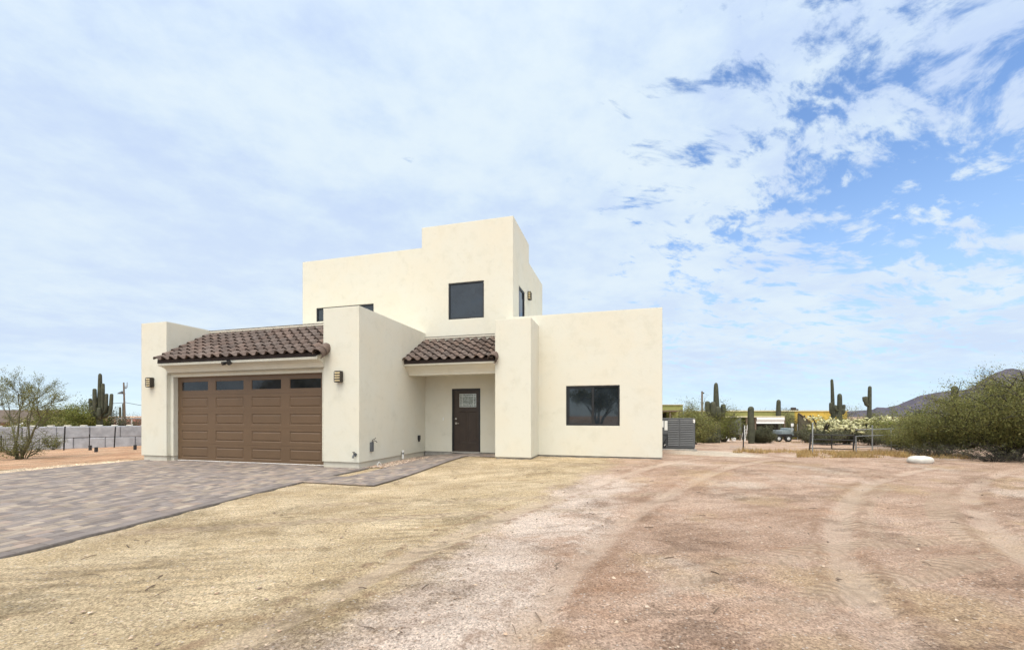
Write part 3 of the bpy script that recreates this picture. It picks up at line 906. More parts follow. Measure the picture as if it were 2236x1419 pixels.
def tile_roof(x0, x1, ye, ze, yt, zt, ncol, nrow, rake_x, name):
    """S tiles laid on a slope from the eave (ye, ze) to the top (yt, zt)"""
    rnd = random.Random(ncol)
    L = math.hypot(yt - ye, zt - ze)
    uy, uz = (yt - ye) / L, (zt - ze) / L
    ny, nz = -uz, uy
    tw = (x1 - x0) / ncol
    ex = L / nrow
    S = 12
    prof = []
    for k in range(S + 1):
        s = k / S
        if s < 0.56:
            h = 0.068 * math.sin(math.pi * s / 0.56) ** 0.8
        else:
            h = -0.022 * math.sin(math.pi * (s - 0.56) / 0.44)
        prof.append((s * tw, h))
    mb = MB()
    def P(x, u, h):
        return (x, ye + uy * u + ny * h, ze + uz * u + nz * h)
    for r in range(nrow):
        for c in range(ncol):
            k = rnd.uniform(0.78, 1.22)
            w_ = rnd.uniform(-0.06, 0.06)
            mb.col = (k * (1 + w_), k, k * (1 - w_ * 0.6))
            j = rnd.uniform(-0.006, 0.006)
            xa = x0 + c * tw
            u0, u1 = r * ex - 0.02 + j, (r + 1) * ex + 0.03
            for i in range(S):
                (a, ha), (b, hb) = prof[i], prof[i + 1]
                mb.face(P(xa + a, u0, ha + 0.062), P(xa + b, u0, hb + 0.062), P(xa + b, u1, hb + 0.006), P(xa + a, u1, ha + 0.006))
                # the butt end of each tile
                mb.face(P(xa + a, u0, ha + 0.044), P(xa + b, u0, hb + 0.044), P(xa + b, u0, hb + 0.062), P(xa + a, u0, ha + 0.062))
                mb.face(P(xa + b, u0, hb + 0.044), P(xa + a, u0, ha + 0.044), P(xa + a, u0 + 0.12, ha + 0.034), P(xa + b, u0 + 0.12, hb + 0.034))
    mb.col = None
    roof = mb.build(name, TILE, house, smooth=35)
    # dark board and bird stop below the first course, metal flashing along the top
    d = MB()
    d.prism_x([(ye + 0.05, ze - 0.075), (ye + 0.05, ze + 0.03), (yt, zt + 0.004), (yt, zt - 0.11)], x0 + 0.01, x1 - 0.005)
    d.build('roof_deck', DARKBOARD, roof)
    fl = MB()
    fl.box(x0, x1, yt - 0.035, yt - 0.004, zt + 0.085, zt + 0.135)
    fl.build('flashing', PLINTH, roof)
    fl = MB()
    fl.box(x0, x1, yt - 0.04, yt - 0.002, zt + 0.136, zt + 0.150)
    fl.build('flashing', DARKBOARD, roof)
    # barrel shaped end tiles closing the overhang at the right
    rk = MB()
    Lr = rake_x[1]
    seg = rake_x[2]
    for q in range(seg):
        k = rnd.uniform(0.95, 1.2)
        mb_c = (k, k * 0.97, k * 0.95)
        rk.col = mb_c
        u0, u1 = Lr * q / seg - 0.03, Lr * (q + 1) / seg + 0.03
        N = 14
        for i in range(N):
            pts = []
            for (uu, rr) in ((u0, 0.140), (u1, 0.122)):
                for ii in (i, i + 1):
                    a = math.radians(-75 + 255 * ii / N)
                    pts.append(P(rake_x[0] + rr * math.cos(a), uu, rr * math.sin(a) - 0.015))
            rk.face(pts[0], pts[1], pts[3], pts[2])
            pin = []
            for ii in (i, i + 1):
                a = math.radians(-75 + 255 * ii / N)
                for rr in (0.140, 0.118):
                    pin.append(P(rake_x[0] + rr * math.cos(a), u0, rr * math.sin(a) - 0.015))
            rk.face(pin[0], pin[2], pin[3], pin[1])
    rk.col = None
    rk.build('rake_tile', TILE, roof, smooth=40)
    return roof


def build_garage_door():
    x0, x1, y, z0, z1 = -12.53, -7.42, 8.885, -0.128, 2.275
    Wd = x1 - x0
    mb = MB()
    zb = [-0.128, 0.355, 0.825, 1.295, 1.765, 2.275]
    cw = Wd / 4
    pw = 0.135
    for r in range(5):
        a, b = zb[r] + 0.0015, zb[r + 1] - 0.0015
        rects = []
        for c in range(4):
            xa, xb = c * cw + pw, (c + 1) * cw - pw
            if r < 4: rects.append((xa, xb, 0.085, b - a - 0.085))
            else: rects.append((xa - 0.01, xb + 0.01, 0.10, b - a - 0.115))
        rings = [(0.022, -0.016), (0.026, -0.016), (0.055, -0.001)] if r < 4 else [(0.004, -0.006), (0.022, -0.008), (0.024, -0.02)]
        mb.inset_face((x0, y, a), (1, 0, 0), (0, 0, 1), (0, -1, 0), Wd, b - a, rects, rings, cap=(r < 4))
        mb.face((x0, y, b), (x1, y, b), (x1, y + 0.02, b), (x0, y + 0.02, b))
        mb.face((x0, y + 0.02, a), (x1, y + 0.02, a), (x1, y, a), (x0, y, a))
    mb.box(x0, x1, y + 0.035, y + 0.05, z0, z1)
    door = mb.build('garage_door', GDOOR, house)
    a, b = zb[4] + 0.0015, zb[5] - 0.0015
    for c in range(4):
        xa, xb = x0 + c * cw + pw - 0.01, x0 + (c + 1) * cw - pw + 0.01
        g = MB()
        g.face((xa, y + 0.018, a + 0.09), (xb, y + 0.018, a + 0.09), (xb, y + 0.018, b - 0.10), (xa, y + 0.018, b - 0.10))
        g.build('pane', GLASS2, door)
    s = MB()
    s.cbox(x0, x1, y - 0.015, y + 0.03, -0.136, -0.118, 0.004)
    s.build('bottom_seal', WHITE, door)


def build_front_door():
    x0, x1, y, z1 = -5.30, -4.33, D, 2.03
    f = MB()
    fw = 0.055
    f.cbox(x0, x0 + fw, y + 0.01, y + 0.09, 0.0, z1, 0.004)
    f.cbox(x1 - fw, x1, y + 0.01, y + 0.09, 0.0, z1, 0.004)
    f.cbox(x0 + fw, x1 - fw, y + 0.011, y + 0.09, z1 - fw, z1, 0.004)
    xa, xb = x0 + fw, x1 - fw
    lite = (-5.055, -4.485, 1.44, 1.86)
    frame = f
    s = MB()
    yy = y + 0.045
    o = (xa, yy, 0.02)
    rects = [(lite[0] - xa, lite[1] - xa, lite[2] - 0.02, lite[3] - 0.02)]
    s.inset_face(o, (1, 0, 0), (0, 0, 1), (0, -1, 0), xb - xa, z1 - fw - 0.02,
                 rects + [(-5.07 - xa, -4.80 - xa, 0.27, 1.27), (-4.755 - xa, -4.47 - xa, 0.27, 1.27)], [(0.006, -0.008), (0.02, -0.012)])
    door = s.build('front_door', FDOOR, house)
    frame.build('door_frame', FRAME, door)
    g = MB()
    yg = yy + 0.008
    g.face((lite[0] + 0.01, yg, lite[2] + 0.01), (lite[1] - 0.01, yg, lite[2] + 0.01), (lite[1] - 0.01, yg, lite[3] - 0.01), (lite[0] + 0.01, yg, lite[3] - 0.01))
    gl = g.build('pane', LEADED, door)
    c = MB()
    for (a, b_) in ((0.0, 0.012), (0.085, 0.10), (0.47, 0.485), (0.558, 0.57)):
        c.box(lite[0] + a, lite[0] + b_, yg - 0.008, yg - 0.001, lite[2], lite[3])
    for (a, b_) in ((0.0, 0.014), (0.07, 0.084), (0.34, 0.352), (0.408, 0.42)):
        c.box(lite[0], lite[1], yg - 0.010, yg - 0.0005, lite[2] + a, lite[2] + b_)
    c.build('came', CAME, gl)
    h = MB()
    h.tube([(-5.17, yy, 0.915), (-5.17, yy - 0.015, 0.915)], 0.033, 16)
    h.tube([(-5.17, yy - 0.015, 0.915), (-5.17, yy - 0.055, 0.915), (-5.15, yy - 0.062, 0.915), (-5.05, yy - 0.06, 0.912)], [0.012, 0.012, 0.011, 0.009], 8)
    h.build('handle', CHROME, door, smooth=40)
    h = MB()
    h.tube([(-5.175, yy, 1.065), (-5.175, yy - 0.02, 1.065)], [0.032, 0.028], 16)
    h.build('deadbolt', CHROME, door, smooth=40)
    t = MB()
    t.cbox(x0 + 0.01, x1 - 0.01, y - 0.05, y + 0.08, -0.035, 0.018, 0.006)
    t.build('threshold', CHROME, door)


def build_side_door():
    f = MB()
    X = -3.25 - 0.012
    y0, y1, z0, z1 = 12.85, 13.68, 3.5, 5.425
    f.box(X - 0.07, X, y0, y0 + 0.06, z0, z1)
    f.box(X - 0.07, X, y1 - 0.06, y1, z0, z1)
    f.box(X - 0.07, X - 0.001, y0 + 0.06, y1 - 0.06, z1 - 0.06, z1)
    f.box(X - 0.07, X - 0.001, y0 + 0.06, y1 - 0.06, z0, z0 + 0.06)
    f.box(X - 0.07, X - 0.012, y0 + 0.06, y0 + 0.15, z0 + 0.06, z1 - 0.06)
    w = f.build('balcony_door', FRAME, house)
    g = MB()
    g.face((X - 0.03, y0 + 0.14, z0 + 0.05), (X - 0.03, y1 - 0.05, z0 + 0.05), (X - 0.03, y1 - 0.05, z1 - 0.05), (X - 0.03, y0 + 0.14, z1 - 0.05))
    g.build('pane', GLASS, w)


build_house()
tile_roof(-12.648, -7.302, 8.36, 2.70, 9.948, 3.70, 18, 7, (-7.21, 0.36, 2), 'garage_roof')
tile_roof(-6.248, -3.44, 10.72, 2.76, D - 0.003, 3.58, 10, 6, (-3.47, 0.22, 1), 'porch_roof')
build_garage_door()
build_front_door()
window(-5.42, -4.21, 4.265, 5.435, D)
window(-10.52, -8.19, 4.51, 4.99, D)
window(-1.58, -0.06, 0.875, 2.03, B, split=-0.81)
build_side_door()


# ------------------------------------------------------------------ fittings on the walls
def wall_lamp(label, loc, rz=0.0):
    t = thing('wall_lamp', label, 'wall lamp', loc, rz, 'wall lamps on the house')
    b = MB()
    b.cbox(-0.085, 0.085, -0.02, -0.001, -0.135, 0.135, 0.005)
    b.cbox(-0.095, 0.095, -0.115, -0.02, 0.118, 0.14, 0.006)
    b.cbox(-0.095, 0.095, -0.115, -0.02, -0.14, -0.118, 0.006)
    for k in (-0.062, 0.0, 0.062):
        b.cbox(-0.095, 0.095, -0.118, -0.022, k - 0.012, k + 0.012, 0.003)
    b.cbox(0.078, 0.096, -0.12, -0.02, -0.119, 0.119, 0.003)
    b.cbox(-0.096, -0.086, -0.12, -0.105, -0.119, 0.119, 0.003)
    b.build('lamp_frame', BRONZE, t)
    g = MB()
    g.cbox(-0.084, 0.077, -0.104, -0.021, -0.117, 0.117, 0.012)
    g.build('lamp_shade', LAMPGLASS, t)
    return t


lamp = wall_lamp('dark bronze box lamp with amber glass on the pillar left of the garage door', (-13.22, G, 2.125))
l2 = copy_tree(lamp)
l2.location = (-6.80, G, 2.13)
l2['label'] = 'dark bronze box lamp with amber glass on the pillar right of the garage door'
l3 = copy_tree(lamp)
l3.location = (-3.25, 14.18, 5.45)
l3.rotation_euler = (0, 0, math.pi / 2)
l3['label'] = 'upper storey box lamp on the side wall beside the tall narrow glass door'


def build_fittings():
    t = thing('flood_light', 'small black twin security light under the tiled garage eave', 'light', (-10.05, 8.42, 2.60))
    b = MB(); b.cbox(-0.05, 0.05, -0.05, 0.02, -0.06, 0.02, 0.006); b.build('mount', BLACK, t)
    for s in (-1, 1):
        h = MB()
        h.tube([(s * 0.05, -0.02, -0.03), (s * 0.09, -0.06, -0.05), (s * 0.11, -0.12, -0.07)], [0.02, 0.045, 0.05], 12)
        h.build('lamp_head', BLACK, t, smooth=40)
    X = -6.25
    t = thing('conduit_box', 'grey electrical box with loose cable ends on the garage side wall', 'electrical box', (X, 9.14, 0.38))
    b = MB()
    b.cbox(0.001, 0.055, -0.055, 0.055, -0.14, 0.10, 0.008)
    b.build('box', GREYPLASTIC, t)
    b = MB()
    b.tube([(0.03, 0.0, 0.10), (0.05, 0.01, 0.16), (0.09, 0.03, 0.18), (0.10, 0.06, 0.21)], 0.010, 6)
    b.tube([(0.04, 0.02, 0.10), (0.07, 0.05, 0.14), (0.09, 0.09, 0.12), (0.10, 0.12, 0.09)], 0.009, 6)
    b.build('cable', BLACK, t)
    t = thing('outlet_box', 'small black weatherproof outlet cover low on the wall near the entry', 'outlet', (X, 11.66, 0.47))
    b = MB()
    b.cbox(0.001, 0.06, -0.05, 0.05, -0.07, 0.07, 0.008)
    b.build('cover', BLACK, t)
    b = MB()
    b.prism_x([(-0.04, -0.07), (0.04, -0.07), (0.015, -0.13), (-0.015, -0.13)], 0.01, 0.05)
    b.build('drop_plug', BLACK, t)
    t = thing('hose_tap', 'brass and grey garden hose tap low on the front garage pillar', 'tap', (-6.36, G, 0.2))
    b = MB()
    b.tube([(0, -0.002, 0.0), (0, -0.012, 0.0)], 0.045, 14)
    b.tube([(0, -0.01, 0.0), (0, -0.07, 0.0)], 0.016, 8)
    b.tube([(0, -0.05, 0.0), (0, -0.09, -0.03), (0, -0.10, -0.08)], [0.018, 0.02, 0.024], 10)
    b.build('spout', GREYPLASTIC, t, smooth=40)
    b = MB()
    b.tube([(0, -0.065, 0.0), (0, -0.065, 0.06)], 0.008, 6)
    b.tube([(0, -0.065, 0.055), (0, -0.065, 0.07)], 0.032, 10)
    b.build('handle', BLACK, t, smooth=40)
    t = thing('pipe_stub', 'short white plastic pipe stub standing at the foot of the garage side wall', 'pipe', (X + 0.06, 10.62, 0.06))
    b = MB()
    b.tube([(0, 0, -0.16), (0, 0, 0.0), (0.0, -0.005, 0.05)], 0.028, 10)
    b.tube([(0, 0, 0.05), (0, 0, 0.09)], 0.038, 10)
    b.build('pipe', WHITE, t, smooth=40)
    b = MB()
    b.cbox(-0.02, 0.03, -0.03, 0.03, -0.02, 0.02, 0.004)
    b.build('clamp', GREYPLASTIC, t)
    mb = MB()
    mb.tube([(0, 0, 0), (-0.02, -0.04, 0.06), (0.02, -0.02, 0.13)], 0.010, 8)
    mb.tube([(0.02, -0.02, 0.13), (0.04, 0.04, 0.07), (0.03, 0.06, 0.02)], 0.009, 8)
    o = mb.build('bent_tube', WHITE)
    o.location = (-5.96, 9.05, -0.14)
    tag(o, 'bent white plastic tube sticking out of the rocks by the garage corner', 'tube')
    t = thing('door_bell', 'small white doorbell button left of the brown front door', 'doorbell', (-5.60, D, 1.06))
    b = MB(); b.cbox(-0.022, 0.022, -0.018, -0.001, -0.045, 0.045, 0.006); b.build('plate', WHITE, t)
    b = MB(); b.tube([(0, -0.018, 0), (0, -0.024, 0)], 0.011, 12); b.build('button', SILVER, t)


build_fittings()


def build_ac():
    t = thing('air_conditioner', 'grey louvred outdoor air conditioner on a slab behind the house corner', 'air conditioner', (1.28, 15.15, gz(1.5, 15.15)))
    W, Dp, H = 1.16, 0.95, 1.02
    z0 = 0.10
    b = MB()
    b.cbox(-0.05, W + 0.05, -0.05, Dp + 0.05, -0.05, 0.05, 0.01)
    b.build('base', CONCRETE, t)
    b = MB()
    b.box(0.02, W - 0.02, 0.02, Dp, 0.05, z0)
    b.build('base_pan', ACDARK, t)
    b = MB()
    b.cbox(0, W, 0, Dp, z0 + H - 0.05, z0 + H, 0.008)
    for x in (0.0, W - 0.05): 
        b.cbox(x, x + 0.05, 0.001, 0.05, z0, z0 + H - 0.05, 0.004)
        b.cbox(x, x + 0.05, Dp - 0.05, Dp, z0, z0 + H - 0.05, 0.004)
    b.cbox(0.64, 0.68, 0.0, 0.04, z0, z0 + H - 0.05, 0.004)
    b.cbox(0.05, W - 0.05, 0.001, 0.04, z0, z0 + 0.04, 0.004)
    b.build('cabinet', ACGREY, t)
    b = MB()
    b.box(0.04, W - 0.04, 0.05, Dp - 0.04, z0 + 0.02, z0 + H - 0.06)
    b.build('coil', ACDARK, t)
    for (xa, xb) in ((0.28, 0.64), (0.68, W - 0.05)):
        b = MB()
        n = 15
        for i in range(n):
            z = z0 + 0.045 + (H - 0.10) * i / n
            st = (H - 0.10) / n
            b.prism_x([(-0.012, z + 0.012), (-0.014, z + 0.022), (0.008, z + st * 0.99), (0.03, z + st * 0.99), (0.02, z + 0.012)], xa, xb)
        b.build('louvre_panel', ACGREY, t)
    b = MB()
    b.cbox(0.05, 0.28, 0.0, 0.03, z0 + 0.46, z0 + H - 0.055, 0.004)
    b.build('access_panel', ACGREY, t)
    b = MB()
    b.tube([(0.12, -0.02, 0.12), (0.14, -0.05, 0.26), (0.20, -0.03, 0.36), (0.24, 0.0, 0.42)], 0.018, 8)
    b.tube([(0.18, -0.02, 0.10), (0.20, -0.07, 0.2), (0.16, -0.05, 0.33)], 0.014, 8)
    b.build('refrigerant_pipe', BLACK, t, smooth=40)
    b = MB()
    b.tube([(0.15, -0.04, 0.16), (0.19, -0.075, 0.21)], 0.018, 8)
    b.build('valve', WHITE, t)
    for (xa, xb, za, zb_, yy) in ((0.165, 0.265, 0.60, 0.93, -0.006), (0.06, 0.135, 0.70, 0.93, -0.006), (W - 0.072, W - 0.005, 0.86, 0.98, -0.006)):
        b = MB(); b.cbox(xa, xb, yy, 0.001, z0 + za, z0 + zb_, 0.001); b.build('data_plate', STICKER, t)


build_ac()

# ------------------------------------------------------------------ plants
RNG = np.random.default_rng(11)


def leaf_cloud(C_, size, rng, aspect=0.45, up=0.4):
    """one small quad leaf at every point of C_"""
    n = len(C_)
    t = rng.normal(size=(n, 3)); t[:, 2] += up
    t /= np.linalg.norm(t, axis=1)[:, None]
    b = np.cross(t, rng.normal(size=(n, 3)))
    b /= np.linalg.norm(b, axis=1)[:, None] + 1e-9
    s = (size * rng.uniform(0.6, 1.4, n))[:, None]
    a, c = t * s * 0.5, b * s * 0.5 * aspect
    Q = np.stack([C_ - a, C_ + c, C_ + a, C_ - c], 1)
    return Q.reshape(-1, 3)


def tints(n, rng, lo=0.62, hi=1.32):
    k = rng.uniform(lo, hi, n)[:, None]
    return np.concatenate([k * rng.uniform(0.92, 1.1, (n, 1)), k, k * rng.uniform(0.8, 1.1, (n, 1))], 1)


def shrub(name, label, cat, loc, H, Rr, stems, leaves, lsize, leafm, barkm, seed, spread=0.28, low=0.18, group=None, twig_out=0.06, asym=(1.0, 1.0), squash=1.0):
    """many stems fanning out of the ground, side twigs, and leaves strung along the twigs"""
    rng = np.random.default_rng(seed)
    rnd = random.Random(seed)
    t = thing(name, label, cat, loc, 0, group)
    wood = MB()
    tips = []
    for i in range(stems):
        a = 2 * math.pi * (i + rnd.random() * 0.9) / stems
        lean = (rnd.random() ** 0.6)
        h = H * (0.62 + 0.42 * rnd.random()) * (1 - 0.38 * lean)
        rad = Rr * lean
        p = Vector((0.1 * Rr * math.cos(a), 0.1 * Rr * math.sin(a), -0.04))
        pts = [p.copy()]
        n = 7
        for k in range(1, n + 1):
            u = k / n
            q = Vector((math.cos(a) * rad * (u ** 0.8) * asym[0], math.sin(a) * rad * (u ** 0.8) * asym[1], h * (u ** 1.05) * squash))
            q += Vector((rnd.gauss(0, 0.05), rnd.gauss(0, 0.05), rnd.gauss(0, 0.03))) * (0.6 + u) * (Rr * 0.8)
            pts.append(q)
        r0 = 0.011 * H * (0.7 + rnd.random() * 0.6)
        wood.tube(pts, [r0 * (1 - 0.85 * k / n) + 0.002 for k in range(n + 1)], 5)
        for k in range(2, n + 1):
            for _ in range(3):
                d = Vector((math.cos(a) + rnd.gauss(0, 0.9), math.sin(a) + rnd.gauss(0, 0.9), 0.35 + rnd.gauss(0, 0.5))).normalized()
                ln = H * (0.10 + 0.16 * rnd.random())
                s = pts[k]
                e = s + d * ln
                m_ = (s + e) / 2 + Vector((rnd.gauss(0, 0.03), rnd.gauss(0, 0.03), 0.03 * H))
                if e.z < low * H * rnd.random(): continue
                wood.tube([s, m_, e], [r0 * 0.38, r0 * 0.26, 0.0045], 4, cap=False)
                tips.append((np.array(s), np.array(m_), np.array(e)))
    wood.build('branch', barkm, t, smooth=True)
    K = len(tips)
    S_, M_, E_ = (np.array([q[j] for q in tips]) for j in range(3))
    idx = rng.integers(0, K, leaves)
    # dense and sparse twigs: gaps show through
    wgt = rng.uniform(0.15, 1.0, K) ** 1.4
    idx = rng.choice(K, leaves, p=wgt / wgt.sum())
    u = rng.uniform(0.05, 1.08, leaves)[:, None]
    P = (1 - u) ** 2 * S_[idx] + 2 * u * (1 - u) * M_[idx] + u * u * E_[idx]
    P += rng.normal(size=(leaves, 3)) * spread * H * 0.16
    keep = P[:, 2] > low * H * rng.uniform(0, 1, leaves)
    P = P[keep]
    mesh_np('foliage', leaf_cloud(P, lsize, rng), 4, leafm, t, tints(len(P), rng))
    return t


def tree_from(name, label, cat, loc, trunks, leaves, lsize, leafm, barkm, seed, depth=4, ratio=0.72, spread=0.5, r0=0.06, group=None, leafspread=0.09, droop=0.0):
    """trunks: list of polylines; limbs fork from their upper parts down to fine twigs that carry the leaves"""
    rng = np.random.default_rng(seed)
    rnd = random.Random(seed)
    t = thing(name, label, cat, loc, 0, group)
    trunk, wood = MB(), MB()
    twigs = []
    def grow(p, d, ln, r, lv):
        pts, rs = [p.copy()], [r]
        q = p.copy()
        dd = d.copy()
        n = 4
        for k in range(n):
            dd = (dd + Vector((rnd.gauss(0, 0.16), rnd.gauss(0, 0.16), rnd.gauss(0.03 - droop, 0.12)))).normalized()
            q = q + dd * (ln / n)
            pts.append(q.copy())
            rs.append(r * (1 - 0.45 * (k + 1) / n))
        wood.tube(pts, rs, 5 if lv > 1 else 4, cap=False)
        if lv <= 1: twigs.append((np.array(pts[0]), np.array(pts[2]), np.array(pts[4])))
        if lv > 0:
            for k in (2, 3, 4):
                for _ in range(2 if k == 4 else 1):
                    nd = (dd + Vector((rnd.gauss(0, spread), rnd.gauss(0, spread), rnd.gauss(0.12, spread * 0.7)))).normalized()
                    grow(pts[k], nd, ln * ratio * rnd.uniform(0.75, 1.15), rs[k] * 0.7, lv - 1)
    for pts in trunks:
        P = [Vector(p) for p in pts]
        n = len(P)
        rr = [r0 * (1 - 0.5 * k / (n - 1)) for k in range(n)]
        trunk.tube(P, rr, 8)
        L = sum((P[k + 1] - P[k]).length for k in range(n - 1))
        d = (P[-1] - P[-2]).normalized()
        for k in range(max(1, n - 2), n):
            for _ in range(3 if k == n - 1 else 1):
                nd = (d + Vector((rnd.gauss(0, spread), rnd.gauss(0, spread), rnd.gauss(0.1, 0.3)))).normalized()
                grow(P[k], nd, L * 0.36 * rnd.uniform(0.8, 1.1), rr[k] * 0.75, depth - 1)
    trunk.build('trunk', barkm, t, smooth=True)
    cr = wood.build('branch', barkm, t, smooth=True)
    K = len(twigs)
    S_, M_, E_ = (np.array([q[j] for q in twigs]) for j in range(3))
    wgt = rng.uniform(0.05, 1.0, K) ** 1.6
    idx = rng.choice(K, leaves, p=wgt / wgt.sum())
    u = rng.uniform(0, 1.05, leaves)[:, None]
    P = (1 - u) ** 2 * S_[idx] + 2 * u * (1 - u) * M_[idx] + u * u * E_[idx]
    P += rng.normal(size=P.shape) * leafspread
    mesh_np('crown', leaf_cloud(P, lsize, rng), 4, leafm, t, tints(len(P), rng))
    return t


def saguaro(label, px, d, ytop, arms=(), r=0.2, seed=1, lean=0.0, taper=0.42, ybase=None, group='saguaro cacti', m=None):
    """ribbed column with upturned arms. arms: (height fraction, side offset m, depth offset m, rise m, radius factor)"""
    x, y = pd(px, d)
    z0 = gz(x, y)
    H = zz(ytop, d) - z0
    t = thing('saguaro', label, 'cactus', (x, y, z0), TH, group)
    rnd = random.Random(seed)
    b = MB()
    n = 14
    pts, rs = [], []
    for k in range(n + 1):
        u = k / n
        pts.append((lean * H * u * u + 0.02 * math.sin(5 * u + seed), 0, -0.1 + (H + 0.1) * u))
        rs.append(r * (0.82 + 0.18 * min(1, u * 5)) * (1 - taper * u))
    top = pts[-1]
    for (du, f) in ((0.35, 0.92), (0.62, 0.75), (0.82, 0.48), (0.92, 0.15)):
        pts.append((top[0], 0, top[2] - r * 0.6 + r * du)); rs.append(rs[n] * f)
    pts[n] = (top[0], 0, top[2] - r * 0.6)
    b.tube(pts, rs, 32, ribs=16, rib=0.07)
    b.build('trunk', m or SAGUARO, t, smooth=True)
    for (fh, dx, dy, rise, rf) in arms:
        a = MB()
        s = Vector((lean * H * fh * fh, 0, H * fh))
        e = Vector((s.x + dx, dy, s.z))
        ra = r * rf
        q = [s, s + (e - s) * 0.55 + Vector((0, 0, 0.02)), s + (e - s) * 0.9 + Vector((0, 0, 0.12 * abs(rise))), e + Vector((0, 0, 0.35 * rise))]
        for k in range(1, 5):
            q.append(e + Vector((dx * 0.08 * k / 4, 0, rise * (0.35 + 0.65 * k / 4))))
        rr = [ra * 0.7, ra * 0.8, ra * 0.9, ra, ra, ra, ra * 0.97, ra * 0.9]
        tp = q[-1]
        for (du, f) in ((0.4, 0.75), (0.62, 0.45), (0.72, 0.1)):
            q.append(tp + Vector((0, 0, ra * du))); rr.append(ra * f)
        a.tube(q, rr, 24, ribs=12, rib=0.07)
        a.build('arm', m or SAGUARO, t, smooth=True)
    return t


